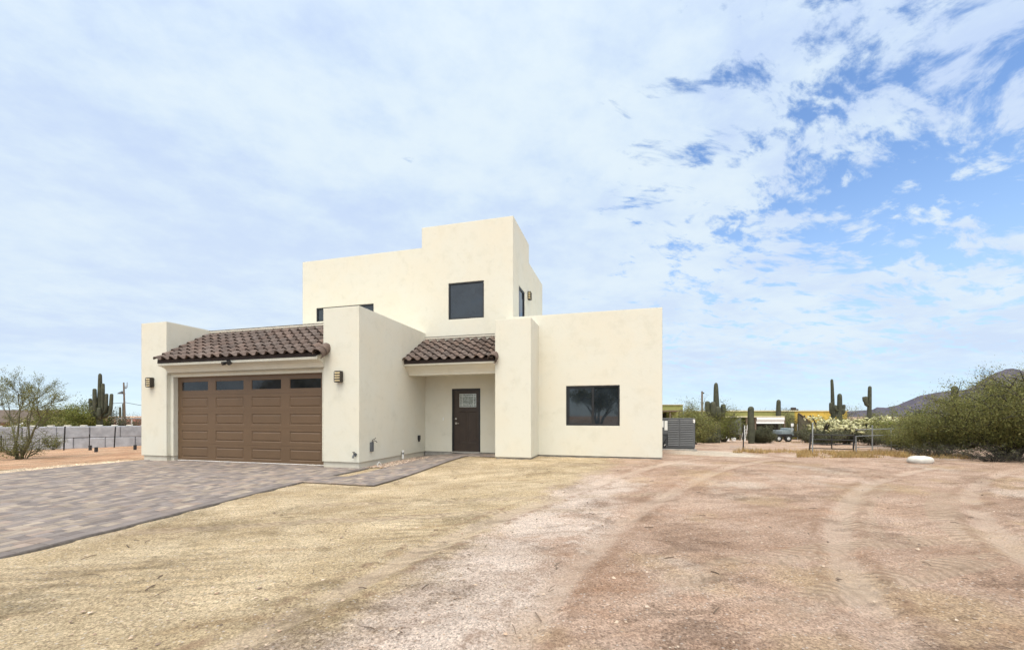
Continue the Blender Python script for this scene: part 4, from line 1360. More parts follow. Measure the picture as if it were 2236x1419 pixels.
def build_plants():
    # --- right hand thicket, nearest first
    x, y, z, d = gp(2245, 1008)
    shrub('shrub', 'huge olive palo verde shrub at the right picture edge with dark bare twigs below', 'shrub', (x + 0.35, y + 1.1, z), 2.75, 1.7, 38, 90000, 0.046, LEAF_OL, DARKTWIG, 21, spread=0.32, low=0.30, group='shrubs in the right thicket')
    x, y = pd(2330, 11.6)
    shrub('shrub', 'tallest olive palo verde crown cut off by the right picture edge', 'shrub', (x, y, gz(x, y)), 3.1, 1.9, 34, 44000, 0.048, LEAF_OL, DARKTWIG, 27, spread=0.34, low=0.2, group='shrubs in the right thicket')
    x, y, z, d = gp(2130, 1000)
    shrub('shrub', 'broad olive shrub behind the low twigs, left of the huge edge shrub', 'shrub', (x + 0.1, y + 1.5, z), 1.5, 1.5, 28, 42000, 0.046, LEAF_OL, TWIG, 22, spread=0.4, low=0.2, group='shrubs in the right thicket')
    x, y, z, d = gp(2050, 992)
    shrub('shrub', 'yellow green shrub standing behind the white stone', 'shrub', (x + 0.2, y + 1.2, z), 1.45, 1.5, 28, 38000, 0.046, LEAF_OL, TWIG, 23, spread=0.4, low=0.12, group='shrubs in the right thicket')
    x, y, z, d = gp(1985, 984)
    shrub('shrub', 'grey green shrub at the left end of the thicket over the pipe fence end', 'shrub', (x + 0.2, y + 0.9, z), 1.25, 1.3, 24, 26000, 0.046, LEAF_GY, TWIG, 24, spread=0.4, low=0.08, group='shrubs in the right thicket')
    for (px, dd, yt, rr, lm, sd_, lab) in (
            (2010, 22, 893, 1.9, LEAF_GR, 31, 'bright green shrub crown showing above the pipe fence end'),
            (2050, 24, 893, 2.2, LEAF_DK, 32, 'dark green dense crown just below the mountain slope'),
            (2215, 20, 875, 1.5, LEAF_OL, 33, 'tall olive shrub behind the thicket below the mountain shoulder')):
        x, y = pd(px, dd)
        shrub('shrub', lab, 'shrub', (x, y, gz(x, y)), zz(yt, dd) - gz(x, y), rr, 26, 17000, 0.08, lm, TWIG, sd_, spread=0.4, low=0.1, group='shrubs in the right thicket')
    # bare twiggy top standing above the right thicket
    x, y = pd(2215, 15.5)
    z = gz(x, y)
    tree_from('bare_tree', 'sparse leafless tree top rising above the right thicket', 'tree', (x, y, z),
              [[(0, 0, 0), (-0.25, 0, 1.2), (-0.55, 0.1, 2.0)], [(0.05, 0, 0), (0.2, 0, 1.3), (0.4, 0.1, 2.1)]], 250, 0.04, LEAF_GY, TWIG, 41, depth=4, r0=0.07, leafspread=0.04)
    # low dead brush at the foot of the thicket
    x, y, z, d = gp(2190, 1010)
    shrub('dead_brush', 'low tangle of grey dead twigs at the foot of the edge shrub', 'brush', (x, y + 0.25, z), 0.55, 1.1, 40, 900, 0.04, LEAF_GY, DARKTWIG, 42, spread=0.3, low=0.05, asym=(1.3, 0.6))
    x, y, z, d = gp(2045, 1000)
    shrub('dead_brush', 'small dark dead twig pile behind the white stone', 'brush', (x, y + 0.4, z), 0.5, 0.8, 26, 700, 0.04, LEAF_GY, DARKTWIG, 43, spread=0.3, low=0.05)
    # --- left foreground palo verde
    x, y, z, d = gp(38, 1003)
    tree_from('palo_verde', 'many stemmed thin leaved desert tree in front of the block wall', 'tree', (x, y, z),
              [[(-0.02, 0, -0.05), (-0.16, 0.05, 0.45), (-0.42, 0.1, 0.85), (-0.62, 0.1, 1.35)],
               [(0.0, 0, -0.05), (-0.10, -0.05, 0.35), (0.02, 0, 0.85), (0.08, 0, 1.35), (0.14, 0, 1.75)],
               [(0.12, 0, -0.05), (0.36, 0.05, 0.42), (0.48, 0.08, 0.85), (0.40, 0.1, 1.15), (0.52, 0.1, 1.55)],
               [(0.14, 0, -0.05), (0.42, 0.1, 0.55), (0.60, 0.15, 1.05), (0.98, 0.15, 1.45)]],
              10500, 0.036, LEAF_PV, BARK, 51, depth=4, ratio=0.74, spread=0.40, r0=0.04, leafspread=0.035).scale = (0.9, 0.9, 0.93)
    shrub('shrub', 'thin leafy shoots around the foot of the desert tree', 'shrub', (x + 0.05, y + 0.1, z), 1.15, 0.75, 18, 3000, 0.036, LEAF_PV, BARK, 52, spread=0.5, low=0.05)
    # --- trees behind the block wall
    for (px, dd, yt, rr, lm, sd_, lab, lf) in (
            (168, 30, 874, 1.75, LEAF_GR, 61, 'rounded yellow green tree left of the tall saguaro', 24000),
            (196, 34, 880, 1.5, LEAF_DK, 62, 'darker green tree directly behind the tall saguaro', 13000),
            (232, 36, 884, 1.5, LEAF_GY, 63, 'thin grey green tree right of the tall saguaro', 7000),
            (92, 27, 905, 1.7, LEAF_OL, 64, 'low olive tree behind the block wall beside the dark roofed house', 15000),
            (146, 40, 884, 1.4, LEAF_DK, 65, 'distant dark tree crown above the rounded yellow green tree', 8000),
            (297, 55, 903, 1.9, LEAF_DK, 66, 'distant green tree behind the flat carport roof', 9000),
            (40, 46, 893, 2.4, LEAF_GY, 67, 'pale distant tree above the dark roofed house', 7000)):
        x, y = pd(px, dd)
        shrub('desert_tree', lab, 'tree', (x, y, gz(x, y)), zz(yt, dd) - gz(x, y), rr, 20, lf, 0.10, lm, TWIG, sd_, spread=0.4, low=0.12, group='trees behind the block wall')
    x, y, z, d = gp(126, 982)
    shrub('weed', 'thin green weed growing against the block wall', 'weed', (x, y - 0.15, z), 0.75, 0.4, 14, 1500, 0.04, LEAF_GR, TWIG, 71, spread=0.5, low=0.05)
    x, y, z, d = gp(238, 974)
    shrub('weed', 'dry yellow tuft at the foot of the block wall', 'weed', (x, y - 0.1, z), 0.35, 0.35, 18, 900, 0.05, DRY, TWIG, 72, spread=0.5, low=0.0)
    x, y, z, d = gp(226, 974)
    shrub('weed', 'grey bushy weed beside the dry tuft at the block wall', 'weed', (x, y - 0.05, z), 0.55, 0.3, 14, 900, 0.05, LEAF_GY, TWIG, 73, spread=0.5, low=0.05)
    # --- bushes between the house and the thicket
    for (px, dd, yt, rr, lm, sd_, lab, lf, grp) in (
            (1515, 24, 893, 1.1, LEAF_OL, 81, 'olive bush rising behind the air conditioner', 14000, 1),
            (1532, 31, 868, 1.7, LEAF_GR, 82, 'loose green tree around the bare utility pole', 15000, 1),
            (1580, 33, 878, 1.4, LEAF_GR, 83, 'green bush behind the many armed saguaro', 10000, 1),
            (1500, 33, 888, 1.3, LEAF_OL, 84, 'green bush in front of the yellow green porch', 10000, 1),
            (1668, 30, 931, 0.9, LEAF_GY, 85, 'rounded grey green bush at the foot of the short saguaro', 14000, 1),
            (1652, 31, 945, 0.7, LEAF_GY, 86, 'low grey bush on the left of the short saguaro trunk', 6000, 1),
            (1545, 29, 946, 1.0, LEAF_GY, 87, 'low grey brush around the many armed saguaro foot', 7000, 1),
            (1813, 34, 900, 1.6, LEAF_GR, 88, 'green tree around the group of thin saguaros', 11000, 1),
            (1800, 27, 932, 1.3, LEAF_GY, 89, 'grey green bush behind the black pipe gate', 10000, 1),
            (1850, 30, 926, 1.5, LEAF_GY, 90, 'dull bush below the pale flowering cholla', 10000, 1),
            (1905, 28, 925, 1.6, LEAF_GY, 91, 'shaded grey bush behind the grey pipe fence', 10000, 1),
            (1762, 33, 932, 0.9, LEAF_GY, 96, 'small grey bush just left of the tall metal post', 5000, 1),
            (1860, 45, 889, 2.2, LEAF_OL, 92, 'far olive crown between the bent saguaros', 8000, 1),
            (1940, 40, 893, 2.4, LEAF_GR, 93, 'far green crown under the mountain foot', 9000, 1),
            (1668, 62, 893, 2.2, LEAF_DK, 94, 'far dark tree crown above the long yellow house', 6000, 1),
            (1612, 66, 893, 1.9, LEAF_DK, 95, 'faint far tree crown above the long flat roof', 5000, 1),
            (1712, 52, 887, 1.4, LEAF_GY, 97, 'small far tree beside the smooth round topped saguaro', 5000, 1)):
        x, y = pd(px, dd)
        shrub('bush', lab, 'bush', (x, y, gz(x, y)), max(0.4, zz(yt, dd) - gz(x, y)), rr, 20, lf, 0.075 if dd < 35 else 0.11, lm, TWIG, sd_, spread=0.42, low=0.05, group='bushes in the neighbouring yard')
    # --- saguaros
    saguaro('tallest saguaro behind the block wall with many upright arms', 218, 30, 817,
            [(0.42, -0.66, 0, 1.15, 0.5), (0.38, -0.34, -0.15, 0.80, 0.62), (0.40, -0.13, -0.24, 1.95, 0.58), (0.36, 0.16, -0.22, 0.75, 0.65), (0.40, 0.26, -0.05, 2.35, 0.55), (0.38, 0.42, 0.1, 0.85, 0.6), (0.44, 0.56, -0.1, 1.40, 0.48), (0.40, 0.76, 0.05, 1.60, 0.52)], r=0.20, seed=3, taper=0.5)
    saguaro('small distant saguaro left of the lamp pole', 262, 52, 889, [(0.6, -0.35, 0, 0.5, 0.6)], r=0.17, seed=4)
    saguaro('thin distant saguaro spike directly behind the lamp pole', 269, 55, 881, [(0.55, 0.3, 0, 0.4, 0.6)], r=0.16, seed=5)
    saguaro('thick saguaro with short arms behind the air conditioner', 1564, 30, 838,
            [(0.46, -0.60, 0, 0.95, 0.62), (0.44, -0.34, -0.25, 0.98, 0.66), (0.42, -0.05, -0.32, 0.7, 0.7), (0.46, 0.48, 0, 0.75, 0.55)], r=0.30, seed=6, taper=0.55)
    saguaro('short armless saguaro column beside the white awning', 1640, 29, 889, [], r=0.21, seed=7, taper=0.12)
    saguaro('smooth round topped saguaro above the shed roof', 1700, 48, 874, [], r=0.30, seed=8, taper=0.3)
    saguaro('very tall thin saguaro with one low arm above the cholla', 1820, 36, 829, [(0.45, -0.20, 0, 0.95, 0.6), (0.42, 0.30, 0, 0.65, 0.5)], r=0.20, seed=9, lean=-0.03, taper=0.5)
    saguaro('thick saguaro with stubby sideways arms right of the tall thin one', 1833, 35, 861, [(0.66, -0.34, 0, 0.42, 0.55), (0.68, 0.36, 0, 0.38, 0.5), (0.60, 0.26, -0.1, 0.30, 0.55)], r=0.24, seed=10, taper=0.35)
    saguaro('bent saguaro with a forked club top before the mountain foot', 1897, 38, 844, [(0.66, -0.30, 0, 0.75, 0.8), (0.72, -0.46, 0.05, 0.45, 0.5), (0.40, -0.22, 0, 0.08, 0.4)], r=0.20, seed=11, lean=0.02, taper=0.35)
    saguaro('single saguaro post standing up before the purple mountain', 2085, 30, 844, [], r=0.22, seed=12, taper=0.2)
    # --- cholla in pale bloom
    def cholla(label, px, dd, ytop, w, seed):
        x, y = pd(px, dd)
        z0 = gz(x, y)
        H = zz(ytop, dd) - z0
        t = thing('cholla', label, 'cactus', (x, y, z0), TH, 'flowering chollas')
        rnd = random.Random(seed)
        rng = np.random.default_rng(seed)
        b = MB()
        pts = []
        for k in range(9):
            a = rnd.uniform(0, 6.28)
            e = Vector((rnd.uniform(-w, w), rnd.uniform(-0.6, 0.6) * w, H * rnd.uniform(0.55, 0.95)))
            b.tube([(0, 0, -0.05), (e.x * 0.25, e.y * 0.25, H * 0.35), (e.x * 0.7, e.y * 0.7, e.z * 0.8), e], [0.08, 0.065, 0.05, 0.035], 6)
            for _ in range(19):
                pts.append(e + Vector((rnd.gauss(0, 0.27), rnd.gauss(0, 0.25), rnd.gauss(-0.05, 0.12))))
        b.build('trunk', DARKTWIG, t, smooth=True)
        j = MB()
        for p in pts:
            d_ = Vector((rnd.gauss(0, 1), rnd.gauss(0, 1), rnd.gauss(-0.3, 0.7))).normalized() * rnd.uniform(0.08, 0.16)
            k_ = rnd.uniform(0.55, 1.2)
            j.col = (k_, k_, k_ * rnd.uniform(0.85, 1.0))
            j.tube([p - d_, p - d_ * 0.6, p + d_ * 0.5, p + d_], [0.012, 0.05, 0.055, 0.014], 6)
        j.build('crown', CHOLLA, t)
    cholla('pale flowering cholla left of the grey fence post', 1795, 31, 908, 0.75, 1)
    cholla('low flowering cholla with pale joints behind the gate', 1843, 29, 916, 0.75, 2)
    cholla('widest flowering cholla behind the grey pipe fence', 1905, 27, 909, 1.1, 3)
    cholla('flowering cholla half hidden by the right thicket', 1948, 25, 915, 0.75, 4)

    # trees of the yard across the street, standing behind the camera and mirrored in the panes
    for (x, y, sd_, lab) in ((-2.2, -15, 201, 'spreading desert tree behind the camera, mirrored in the wing window'), (-23.2, -6, 202, 'desert tree across the drive, mirrored in the garage door panes')):
        tree_from('desert_tree', lab, 'tree', (x, y, gz(x, y)),
                  [[(0, 0, -0.1), (-0.2, 0, 1.0), (-0.9, 0.2, 2.2)], [(0.1, 0, -0.1), (0.5, 0, 1.1), (1.2, -0.2, 2.3)], [(0, 0.1, -0.1), (0.1, 0.4, 1.2), (0.2, 0.8, 2.6)]],
                  22000, 0.13, LEAF_GR, TWIG, sd_, depth=4, ratio=0.78, spread=0.6, r0=0.14, leafspread=0.16)


build_plants()


# ------------------------------------------------------------------ left background: block wall, posts, pole, buildings
def build_left():
    x0, y0 = pd(-120, 17.6)
    x1, y1 = pd(330, 21.2)
    ax = math.atan2(y1 - y0, x1 - x0)
    L = math.hypot(x1 - x0, y1 - y0)
    zb = gz(*pd(150, 19)) - 0.06
    t = thing('block_wall', 'low grey wall of big stacked concrete blocks at the left edge of the yard', 'wall', (x0, y0, zb), ax)
    rnd = random.Random(8)
    H, W = 0.56, 1.12
    b = MB()
    lug = MB()
    for r in range(2):
        x = -W * (0.5 if r == 0 else 0.0)
        while x < L:
            k = rnd.uniform(0.8, 1.18)
            b.col = (k, k, k * 1.02)
            dy = rnd.uniform(-0.02, 0.02)
            b.cbox(x + 0.008, x + W - 0.008, dy, 0.6 + dy, r * H + 0.006, (r + 1) * H - 0.006, 0.025)
            if r == 1:
                for q in (0.28, 0.84):
                    lug.cbox(x + q - 0.11, x + q + 0.11, 0.18, 0.42, 2 * H - 0.004, 2 * H + 0.055, 0.02)
            x += W
    b.build('block', BLOCK, t)
    lug.build('lug', PLINTH, t)
    j = MB(); j.box(-0.3, L, 0.06, 0.5, 0, 2 * H - 0.03); j.build('joint_core', JOINT, t)
    def post(px, yb, yt, lean, lab, r=0.019):
        x, y, z, d = gp(px, yb)
        h = zz(yt, d) - z
        p = MB()
        p.box(-r * 0.25, r * 0.25, -r, r, -0.2, h)
        p.box(-r, r, r * 0.75, r * 1.2, -0.2, h - 0.002)
        for k in range(int(h / 0.08)):
            p.box(-r * 0.4, r * 0.4, -r * 1.25, -r * 1.001, k * 0.08, k * 0.08 + 0.02)
        o = p.build('fence_post', BLACK)
        o.location = (x, y, z)
        o.rotation_euler = (0, lean, TH)
        tag(o, lab, 'fence post', 'thin metal posts along the block wall')
    post(2, 987, 950, 0.0, 'thin dark metal post at the far left end of the block wall')
    post(139, 983, 931, 0.05, 'leaning dark metal post in the middle of the block wall')
    post(249, 977, 931, 0.06, 'leaning dark metal post near the right end of the block wall')
    post(195, 982, 948, 0.0, 'thin dark stake rising from the short black pipe', 0.013)
    for (px, yb, yt, lab) in ((197, 983, 972, 'short black pipe end with a stake, left of two others'), (210, 987, 976, 'short black pipe end standing nearest the driveway'), (295, 982, 971, 'short black pipe end near the garage corner')):
        x, y, z, d = gp(px, yb)
        p = MB()
        h = zz(yt, d) - z
        p.tube([(0, 0, -0.05), (0, 0, h - 0.02), (0, 0, h)], [0.055, 0.055, 0.045], 12)
        p.tube([(0, 0, h - 0.03), (0, 0, h - 0.01)], 0.062, 12)
        o = p.build('pipe_end', BLACK, smooth=40)
        o.location = (x, y, z)
        tag(o, lab, 'pipe', 'black pipe ends in the left dirt')
    # utility pole with a lamp
    x, y = pd(271, 40)
    z = gz(x, y)
    t = thing('utility_pole', 'slim utility pole with a hooded yard lamp and antenna behind the block wall', 'utility pole', (x, y, z), TH)
    H = zz(835, 40) - z
    p = MB(); p.tube([(0.12, 0, 0), (0.05, 0, H * 0.5), (-0.04, 0, H)], [0.09, 0.08, 0.06], 8); p.build('pole', WOOD, t, smooth=40)
    p = MB()
    p.tube([(0, 0, H - 0.95), (-0.22, 0, H - 0.85), (-0.27, 0, H - 0.95)], 0.03, 6)
    p.tube([(-0.27, 0, H - 0.92), (-0.27, 0, H - 1.05), (-0.27, 0, H - 1.12)], [0.09, 0.26, 0.30], 14)
    p.build('lamp', BLACK, t, smooth=40)
    p = MB()
    p.tube([(0, 0, H - 0.35), (0.3, 0, H - 0.30)], 0.025, 6)
    p.tube([(0.30, 0, H - 0.52), (0.30, 0, H + 0.02)], 0.03, 6)
    p.cbox(0.12, 0.20, -0.06, 0.06, H - 0.62, H - 0.42, 0.01)
    p.build('antenna', GALV, t)
    def wire(lab, pts):
        b = MB()
        P = []
        for i in range(len(pts) - 1):
            (a, ya, da), (c, yc, dc) = pts[i], pts[i + 1]
            for k in range(10):
                u = k / 10
                px, dd = a + (c - a) * u, da + (dc - da) * u
                xx, yy = pd(px, dd)
                P.append((xx, yy, zz(ya + (yc - ya) * u, dd) - 0.25 * math.sin(math.pi * u)))
        xx, yy = pd(pts[-1][0], pts[-1][2])
        P.append((xx, yy, zz(pts[-1][1], pts[-1][2])))
        b.tube(P, 0.022, 5)
        tag(b.build('power_line', BLACK), lab, 'power line', 'power lines at the left')
    wire('power line running from the left picture edge to the lamp pole', [(-60, 886, 44), (271, 879, 40)])
    wire('power line running right from the lamp pole behind the garage', [(271, 878, 40), (420, 890, 44)])
    # dark roofed house at the far left
    x, y = pd(5, 38)
    z = gz(x, y)
    t = thing('neighbor_house', 'low tan house with a dark brown roof behind the desert tree', 'house', (x, y, z), TH)
    e = zz(923, 38) - z
    rt = zz(904, 38) - z
    p = MB(); p.box(-4, 2.6, 0, 6, 0, e); p.build('wall', simple('tan wall', (0.34, 0.26, 0.18), 0.9), t)
    p = MB(); p.prism_x([(-0.5, e - 0.05), (3.0, rt + 0.3), (6.5, e - 0.05), (6.5, e + 0.1), (3.0, rt + 0.45), (-0.5, e + 0.1)], -4.5, 3.1); p.build('roof', BROWNROOF, t)
    p = MB(); p.cbox(1.2, 2.0, -0.04, 0.02, e * 0.45, e * 0.85, 0.01); p.build('window', GLASS, t)
    # white canopy
    x, y = pd(52, 30)
    z = gz(x, y)
    t = thing('canopy', 'small white peaked canopy behind the block wall', 'canopy', (x, y, z), TH)
    hh = zz(921, 30) - z
    p = MB()
    for (a, b_) in (((-0.55, -0.5), (0.55, -0.5)), ((0.55, -0.5), (0.55, 0.5)), ((0.55, 0.5), (-0.55, 0.5)), ((-0.55, 0.5), (-0.55, -0.5))):
        p.face((a[0], a[1], hh - 0.45), (b_[0], b_[1], hh - 0.45), (0, 0, hh))
        p.face((a[0], a[1], hh - 0.65), (b_[0], b_[1], hh - 0.65), (b_[0], b_[1], hh - 0.45), (a[0], a[1], hh - 0.45))
    p.build('cover', WHITE, t)
    for sx in (-0.53, 0.53):
        for sy in (-0.48, 0.48):
            p = MB(); p.tube([(sx, sy, 0), (sx, sy, hh - 0.5)], 0.025, 6); p.build('leg', GALV, t)
    # carport with flat roof
    x, y = pd(285, 42)
    z = gz(x, y)
    t = thing('carport', 'open carport with a pale flat roof on white posts left of the garage', 'carport', (x, y, z), TH)
    hh = zz(912, 42) - z
    p = MB(); p.cbox(-2.4, 3.2, -0.2, 5, hh - 0.12, hh, 0.02); p.build('roof', GALV, t)
    for sx in (-1.3, 0.2, 2.8):
        p = MB(); p.cbox(sx - 0.05, sx + 0.05, -0.1, 0.0, 0, hh - 0.12, 0.008); p.build('post', WHITE, t)
    x, y = pd(272, 55)
    z = gz(x, y)
    t = thing('neighbor_house', 'small house with a red tiled hip roof seen through the carport', 'house', (x, y, z), TH)
    e, rt = zz(930, 55) - z, zz(915, 55) - z
    p = MB(); p.box(-2.1, 2.3, 0, 5, 0, e); p.build('wall', simple('dark red wall', (0.15, 0.06, 0.05), 0.9), t)
    p = MB()
    A = [(-2.4, -0.3, e), (2.6, -0.3, e), (2.6, 5.3, e), (-2.4, 5.3, e)]
    r1, r2 = (-0.9, 2.5, rt + 0.25), (1.1, 2.5, rt + 0.25)
    p.face(A[0], A[1], r2, r1); p.face(A[1], A[2], r2); p.face(A[2], A[3], r1, r2); p.face(A[3], A[0], r1)
    p.face(*reversed(A))
    p.build('roof', REDTILE, t)


build_left()


# ------------------------------------------------------------------ right background
def build_right():
    def base(px, d):
        x, y = pd(px, d)
        return x, y, gz(x, y)
    # yellow-green house behind the air conditioner
    d = 45
    x, y, z = base(1440, d)
    t = thing('neighbor_house', 'yellow green flat roofed house with a dark porch behind the air conditioner', 'house', (x, y, z), TH)
    s = d / FPX
    H = zz(884, d) - z
    p = MB()
    e = zz(895, d) - z
    p.box(-2.0, 2.6, 0, 7, H - 0.62, H)
    p.box(1.75, 2.6, 0, 7, 0, H - 0.62)
    p.box(-2, 1.75, 2.2, 7, 0, H - 0.62)
    p.build('wall', YGREEN, t)
    p = MB(); p.box(-2.1, 2.7, -0.12, 7.1, H, H + 0.06); p.build('parapet_cap', PARAPET, t)
    p = MB(); p.box(-2.1, 1.9, -1.6, -0.01, H - 0.75, H - 0.60); p.build('porch_roof', WOOD, t)
    for sx in (0.55, 1.55):
        p = MB(); p.cbox(sx, sx + 0.13, -1.5, -1.37, 0, H - 0.75, 0.01); p.build('post', WOOD, t)
    p = MB(); p.box(-1.9, 1.6, 2.12, 2.18, 0.3, H - 0.9); p.build('window', SHADE, t)  # near-black sheet put in as the shade of the porch opening
    # long yellow house
    d = 52
    x, y, z = base(1585, d)
    k = d / FPX
    t = thing('neighbor_house', 'long flat roofed house with green left half and bright yellow right half', 'house', (x, y, z), TH)
    H = zz(898, d) - z
    xs = lambda px: (px - 1585) * k
    p = MB(); p.box(xs(1560), xs(1735), 0, 9, 0, H); p.build('wall', YGREEN, t)
    p = MB(); p.box(xs(1735), xs(1850), 0.01, 9, 0, H); p.build('wall', YELLOW, t)
    p = MB(); p.box(xs(1560) - 0.1, xs(1850) + 0.1, -0.1, 9.1, H, H + 0.14); p.build('parapet_cap', PARAPET, t)
    p = MB(); p.box(xs(1765), xs(1767.5), 2, 2.2, H + 0.14, H + 0.35); p.cbox(xs(1756), xs(1763), 2, 2.6, H + 0.14, H + 0.55, 0.05); p.build('roof_vent', DARKBOARD, t)
    p = MB()
    for (a, b_) in ((1755, 1757.5), (1767, 1770.5)):
        p.cbox(xs(a), xs(b_), -0.06, 0.0, H - 0.75, H - 0.5, 0.01)
    p.build('window', SHADE, t)
    # dark olive panel: diagonal shadow across the yellow wall, built as a solid shape
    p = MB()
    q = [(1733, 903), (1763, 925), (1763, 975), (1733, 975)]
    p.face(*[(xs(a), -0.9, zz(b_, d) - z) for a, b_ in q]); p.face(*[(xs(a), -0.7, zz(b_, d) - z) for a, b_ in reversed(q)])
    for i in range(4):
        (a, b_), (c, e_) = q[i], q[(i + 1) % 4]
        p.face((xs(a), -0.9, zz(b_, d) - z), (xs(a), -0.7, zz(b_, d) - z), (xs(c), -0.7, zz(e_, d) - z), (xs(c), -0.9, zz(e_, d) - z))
    p.build('shadow_panel', simple('olive shadow panel', (0.085, 0.075, 0.05), 0.9, 0.3, 1.5), t)
    p = MB(); p.tube([(xs(1732), -0.95, zz(901.5, d) - z), (xs(1764), -0.95, zz(924.5, d) - z)], 0.06, 6); p.build('shadow_edge_rail', WOOD, t)  # rail added along the slanted edge of the shadow panel
    # open shed with white awning
    d = 43
    x, y, z = base(1600, d)
    k = d / FPX
    xs = lambda px: (px - 1600) * k
    t = thing('shed', 'open fronted shed with a flat pale roof and dark interior beside the short saguaro', 'shed', (x, y, z), TH)
    H = zz(909, d) - z
    p = MB(); p.cbox(xs(1573), xs(1709), -0.4, 4, H - 0.10, H + 0.02, 0.02); p.build('roof', PARAPET, t)
    p = MB(); p.box(xs(1612), xs(1640), 1.2, 4, 0, H - 0.12); p.box(xs(1640), xs(1708), 0.6, 4, 0, H - 0.12); p.build('wall', SHADE, t)  # inner walls coloured near black as the shed's shade
    for a in (1612, 1626, 1645, 1708):
        p = MB(); p.cbox(xs(a), xs(a) + 0.14, -0.3, -0.16, 0, H - 0.10, 0.01); p.build('post', WOOD, t)
    p = MB()
    n = 10
    for i in range(n):
        a, c = H - 0.12 - 0.62 * i / n, H - 0.12 - 0.62 * (i + 1) / n
        ya, yc = -0.42 - 0.05 * math.sin(i * 0.6), -0.42 - 0.05 * math.sin((i + 1) * 0.6)
        p.face((xs(1647), ya, a), (xs(1647), yc, c), (xs(1707), yc, c), (xs(1707), ya, a))
        p.face((xs(1647), ya + 0.012, a), (xs(1707), ya + 0.012, a), (xs(1707), yc + 0.012, c), (xs(1647), yc + 0.012, c))
    aw = p.build('awning', WHITE)
    aw.location = (x, y, z); aw.rotation_euler = (0, 0, TH)
    tag(aw, 'white rolled down awning sheet hanging from the shed roof', 'awning')
    # grey tarp
    p = MB()
    prof = [(1612, 911), (1604, 917), (1597, 920), (1590, 921), (1588, 948), (1613, 948)]
    p.face(*[(xs(a), -0.55, zz(b_, d) - z) for a, b_ in reversed(prof)])
    p.face(*[(xs(a), -0.35, zz(b_, d) - z) for a, b_ in prof])
    for i in range(len(prof)):
        (a, b_), (c, e_) = prof[i], prof[(i + 1) % len(prof)]
        p.face((xs(a), -0.55, zz(b_, d) - z), (xs(c), -0.55, zz(e_, d) - z), (xs(c), -0.35, zz(e_, d) - z), (xs(a), -0.35, zz(b_, d) - z))
    o = p.build('tarp', TARP); o.location = (x, y, z); o.rotation_euler = (0, 0, TH)
    tag(o, 'grey tarp hung over stored goods at the left end of the shed', 'tarp')
    # ladder
    dl = 36
    x, y, z = base(1629, dl)
    t = thing('ladder', 'white step ladder standing left of the short saguaro', 'ladder', (x, y, z), TH)
    hh = zz(928, dl) - z
    for sx in (-0.13, 0.13):
        p = MB(); p.tube([(sx * 1.4, -0.15, 0), (sx, 0, hh)], 0.03, 6); p.build('rail', WHITE, t)
        p = MB(); p.tube([(sx * 1.4, 0.45, 0), (sx, 0.02, hh)], 0.022, 6); p.build('leg', WHITE, t)
    for i in range(5):
        p = MB(); u = (i + 1) / 5.5; p.cbox(-0.16, 0.16, -0.15 * (1 - u) - 0.04, -0.15 * (1 - u) + 0.04, hh * u - 0.015, hh * u + 0.015, 0.005); p.build('step', WHITE, t)
    # clutter under the shed
    for (px, dd, w, h, m_, lab) in ((1589, 38, 0.16, 0.42, WHITE, 'white plastic jug on the ground below the grey tarp'), (1602, 38, 0.2, 0.3, WHITE, 'low white bucket beside the plastic jug')):
        x, y, z = base(px, dd)
        t = thing('bucket', lab, 'bucket', (x, y, z), TH)
        p = MB(); p.tube([(0, 0, 0), (0, 0, h * 0.8), (0, 0, h)], [w * 0.8, w, w * 0.7], 12); p.build('body', m_, t, smooth=40)
        p = MB(); p.tube([(-w, 0, h * 0.9), (-w * 0.5, -0.02, h * 1.2), (w * 0.5, -0.02, h * 1.2), (w, 0, h * 0.9)], 0.012, 5); p.build('handle', BLACK, t)
    # trailer with a machine on it
    d = 35.5
    x, y, z = base(1722, d)
    k = d / FPX
    xs = lambda px: (px - 1722) * k
    t = thing('trailer', 'grey twin axle trailer with a pale machine on its bed beyond the gate', 'trailer', (x, y, z), TH)
    p = MB()
    p.cbox(xs(1694), xs(1772), 0.1, 1.6, 0.42, 0.52, 0.01)
    p.tube([(xs(1694), 0.85, 0.46), (xs(1680), 0.85, 0.42)], 0.04, 6)
    for a in (1736, 1752, 1770):
        p.cbox(xs(a), xs(a) + 0.05, 0.1, 0.15, 0.52, 0.98, 0.006)
    p.cbox(xs(1736), xs(1772), 0.1, 0.15, 0.93, 0.98, 0.006)
    p.cbox(xs(1736), xs(1772), 0.105, 0.15, 0.70, 0.74, 0.006)
    p.build('bed', BLACK, t)
    p = MB()
    p.cbox(xs(1737), xs(1770), 0.3, 1.5, 0.521, 0.80, 0.02); p.build('load', DARKBOARD, t)
    p = MB()
    p.cbox(xs(1709), xs(1732), 0.25, 1.4, 0.521, 1.0, 0.04)
    p.cbox(xs(1727), xs(1738), 0.2, 1.45, 0.521, 1.20, 0.06)
    p.build('machine_body', simple('grey green paint', (0.22, 0.26, 0.27), 0.5, 0.2), t)
    p = MB()
    p.tube([(xs(1710), 0.2, 0.56), (xs(1710), 0.2, 1.12), (xs(1712), 0.2, 1.22), (xs(1726), 0.2, 1.22), (xs(1728), 0.2, 1.12), (xs(1728), 0.2, 0.95)], 0.05, 8)
    p.build('machine_frame', WHITE, t, smooth=40)
    p = MB(); p.cbox(xs(1729), xs(1735), 0.10, 0.14, 1.35, 1.62, 0.01); p.tube([(xs(1732), 0.15, 0.9), (xs(1732), 0.15, 1.4)], 0.02, 5); p.build('sign_plate', WHITE, t)
    p = MB(); p.prism_x([(0.0, 0.50), (0.0, 0.66), (0.1, 0.70), (0.28, 0.70), (0.28, 0.66)], xs(1695), xs(1730)); p.build('mudguard', BLACK, t)
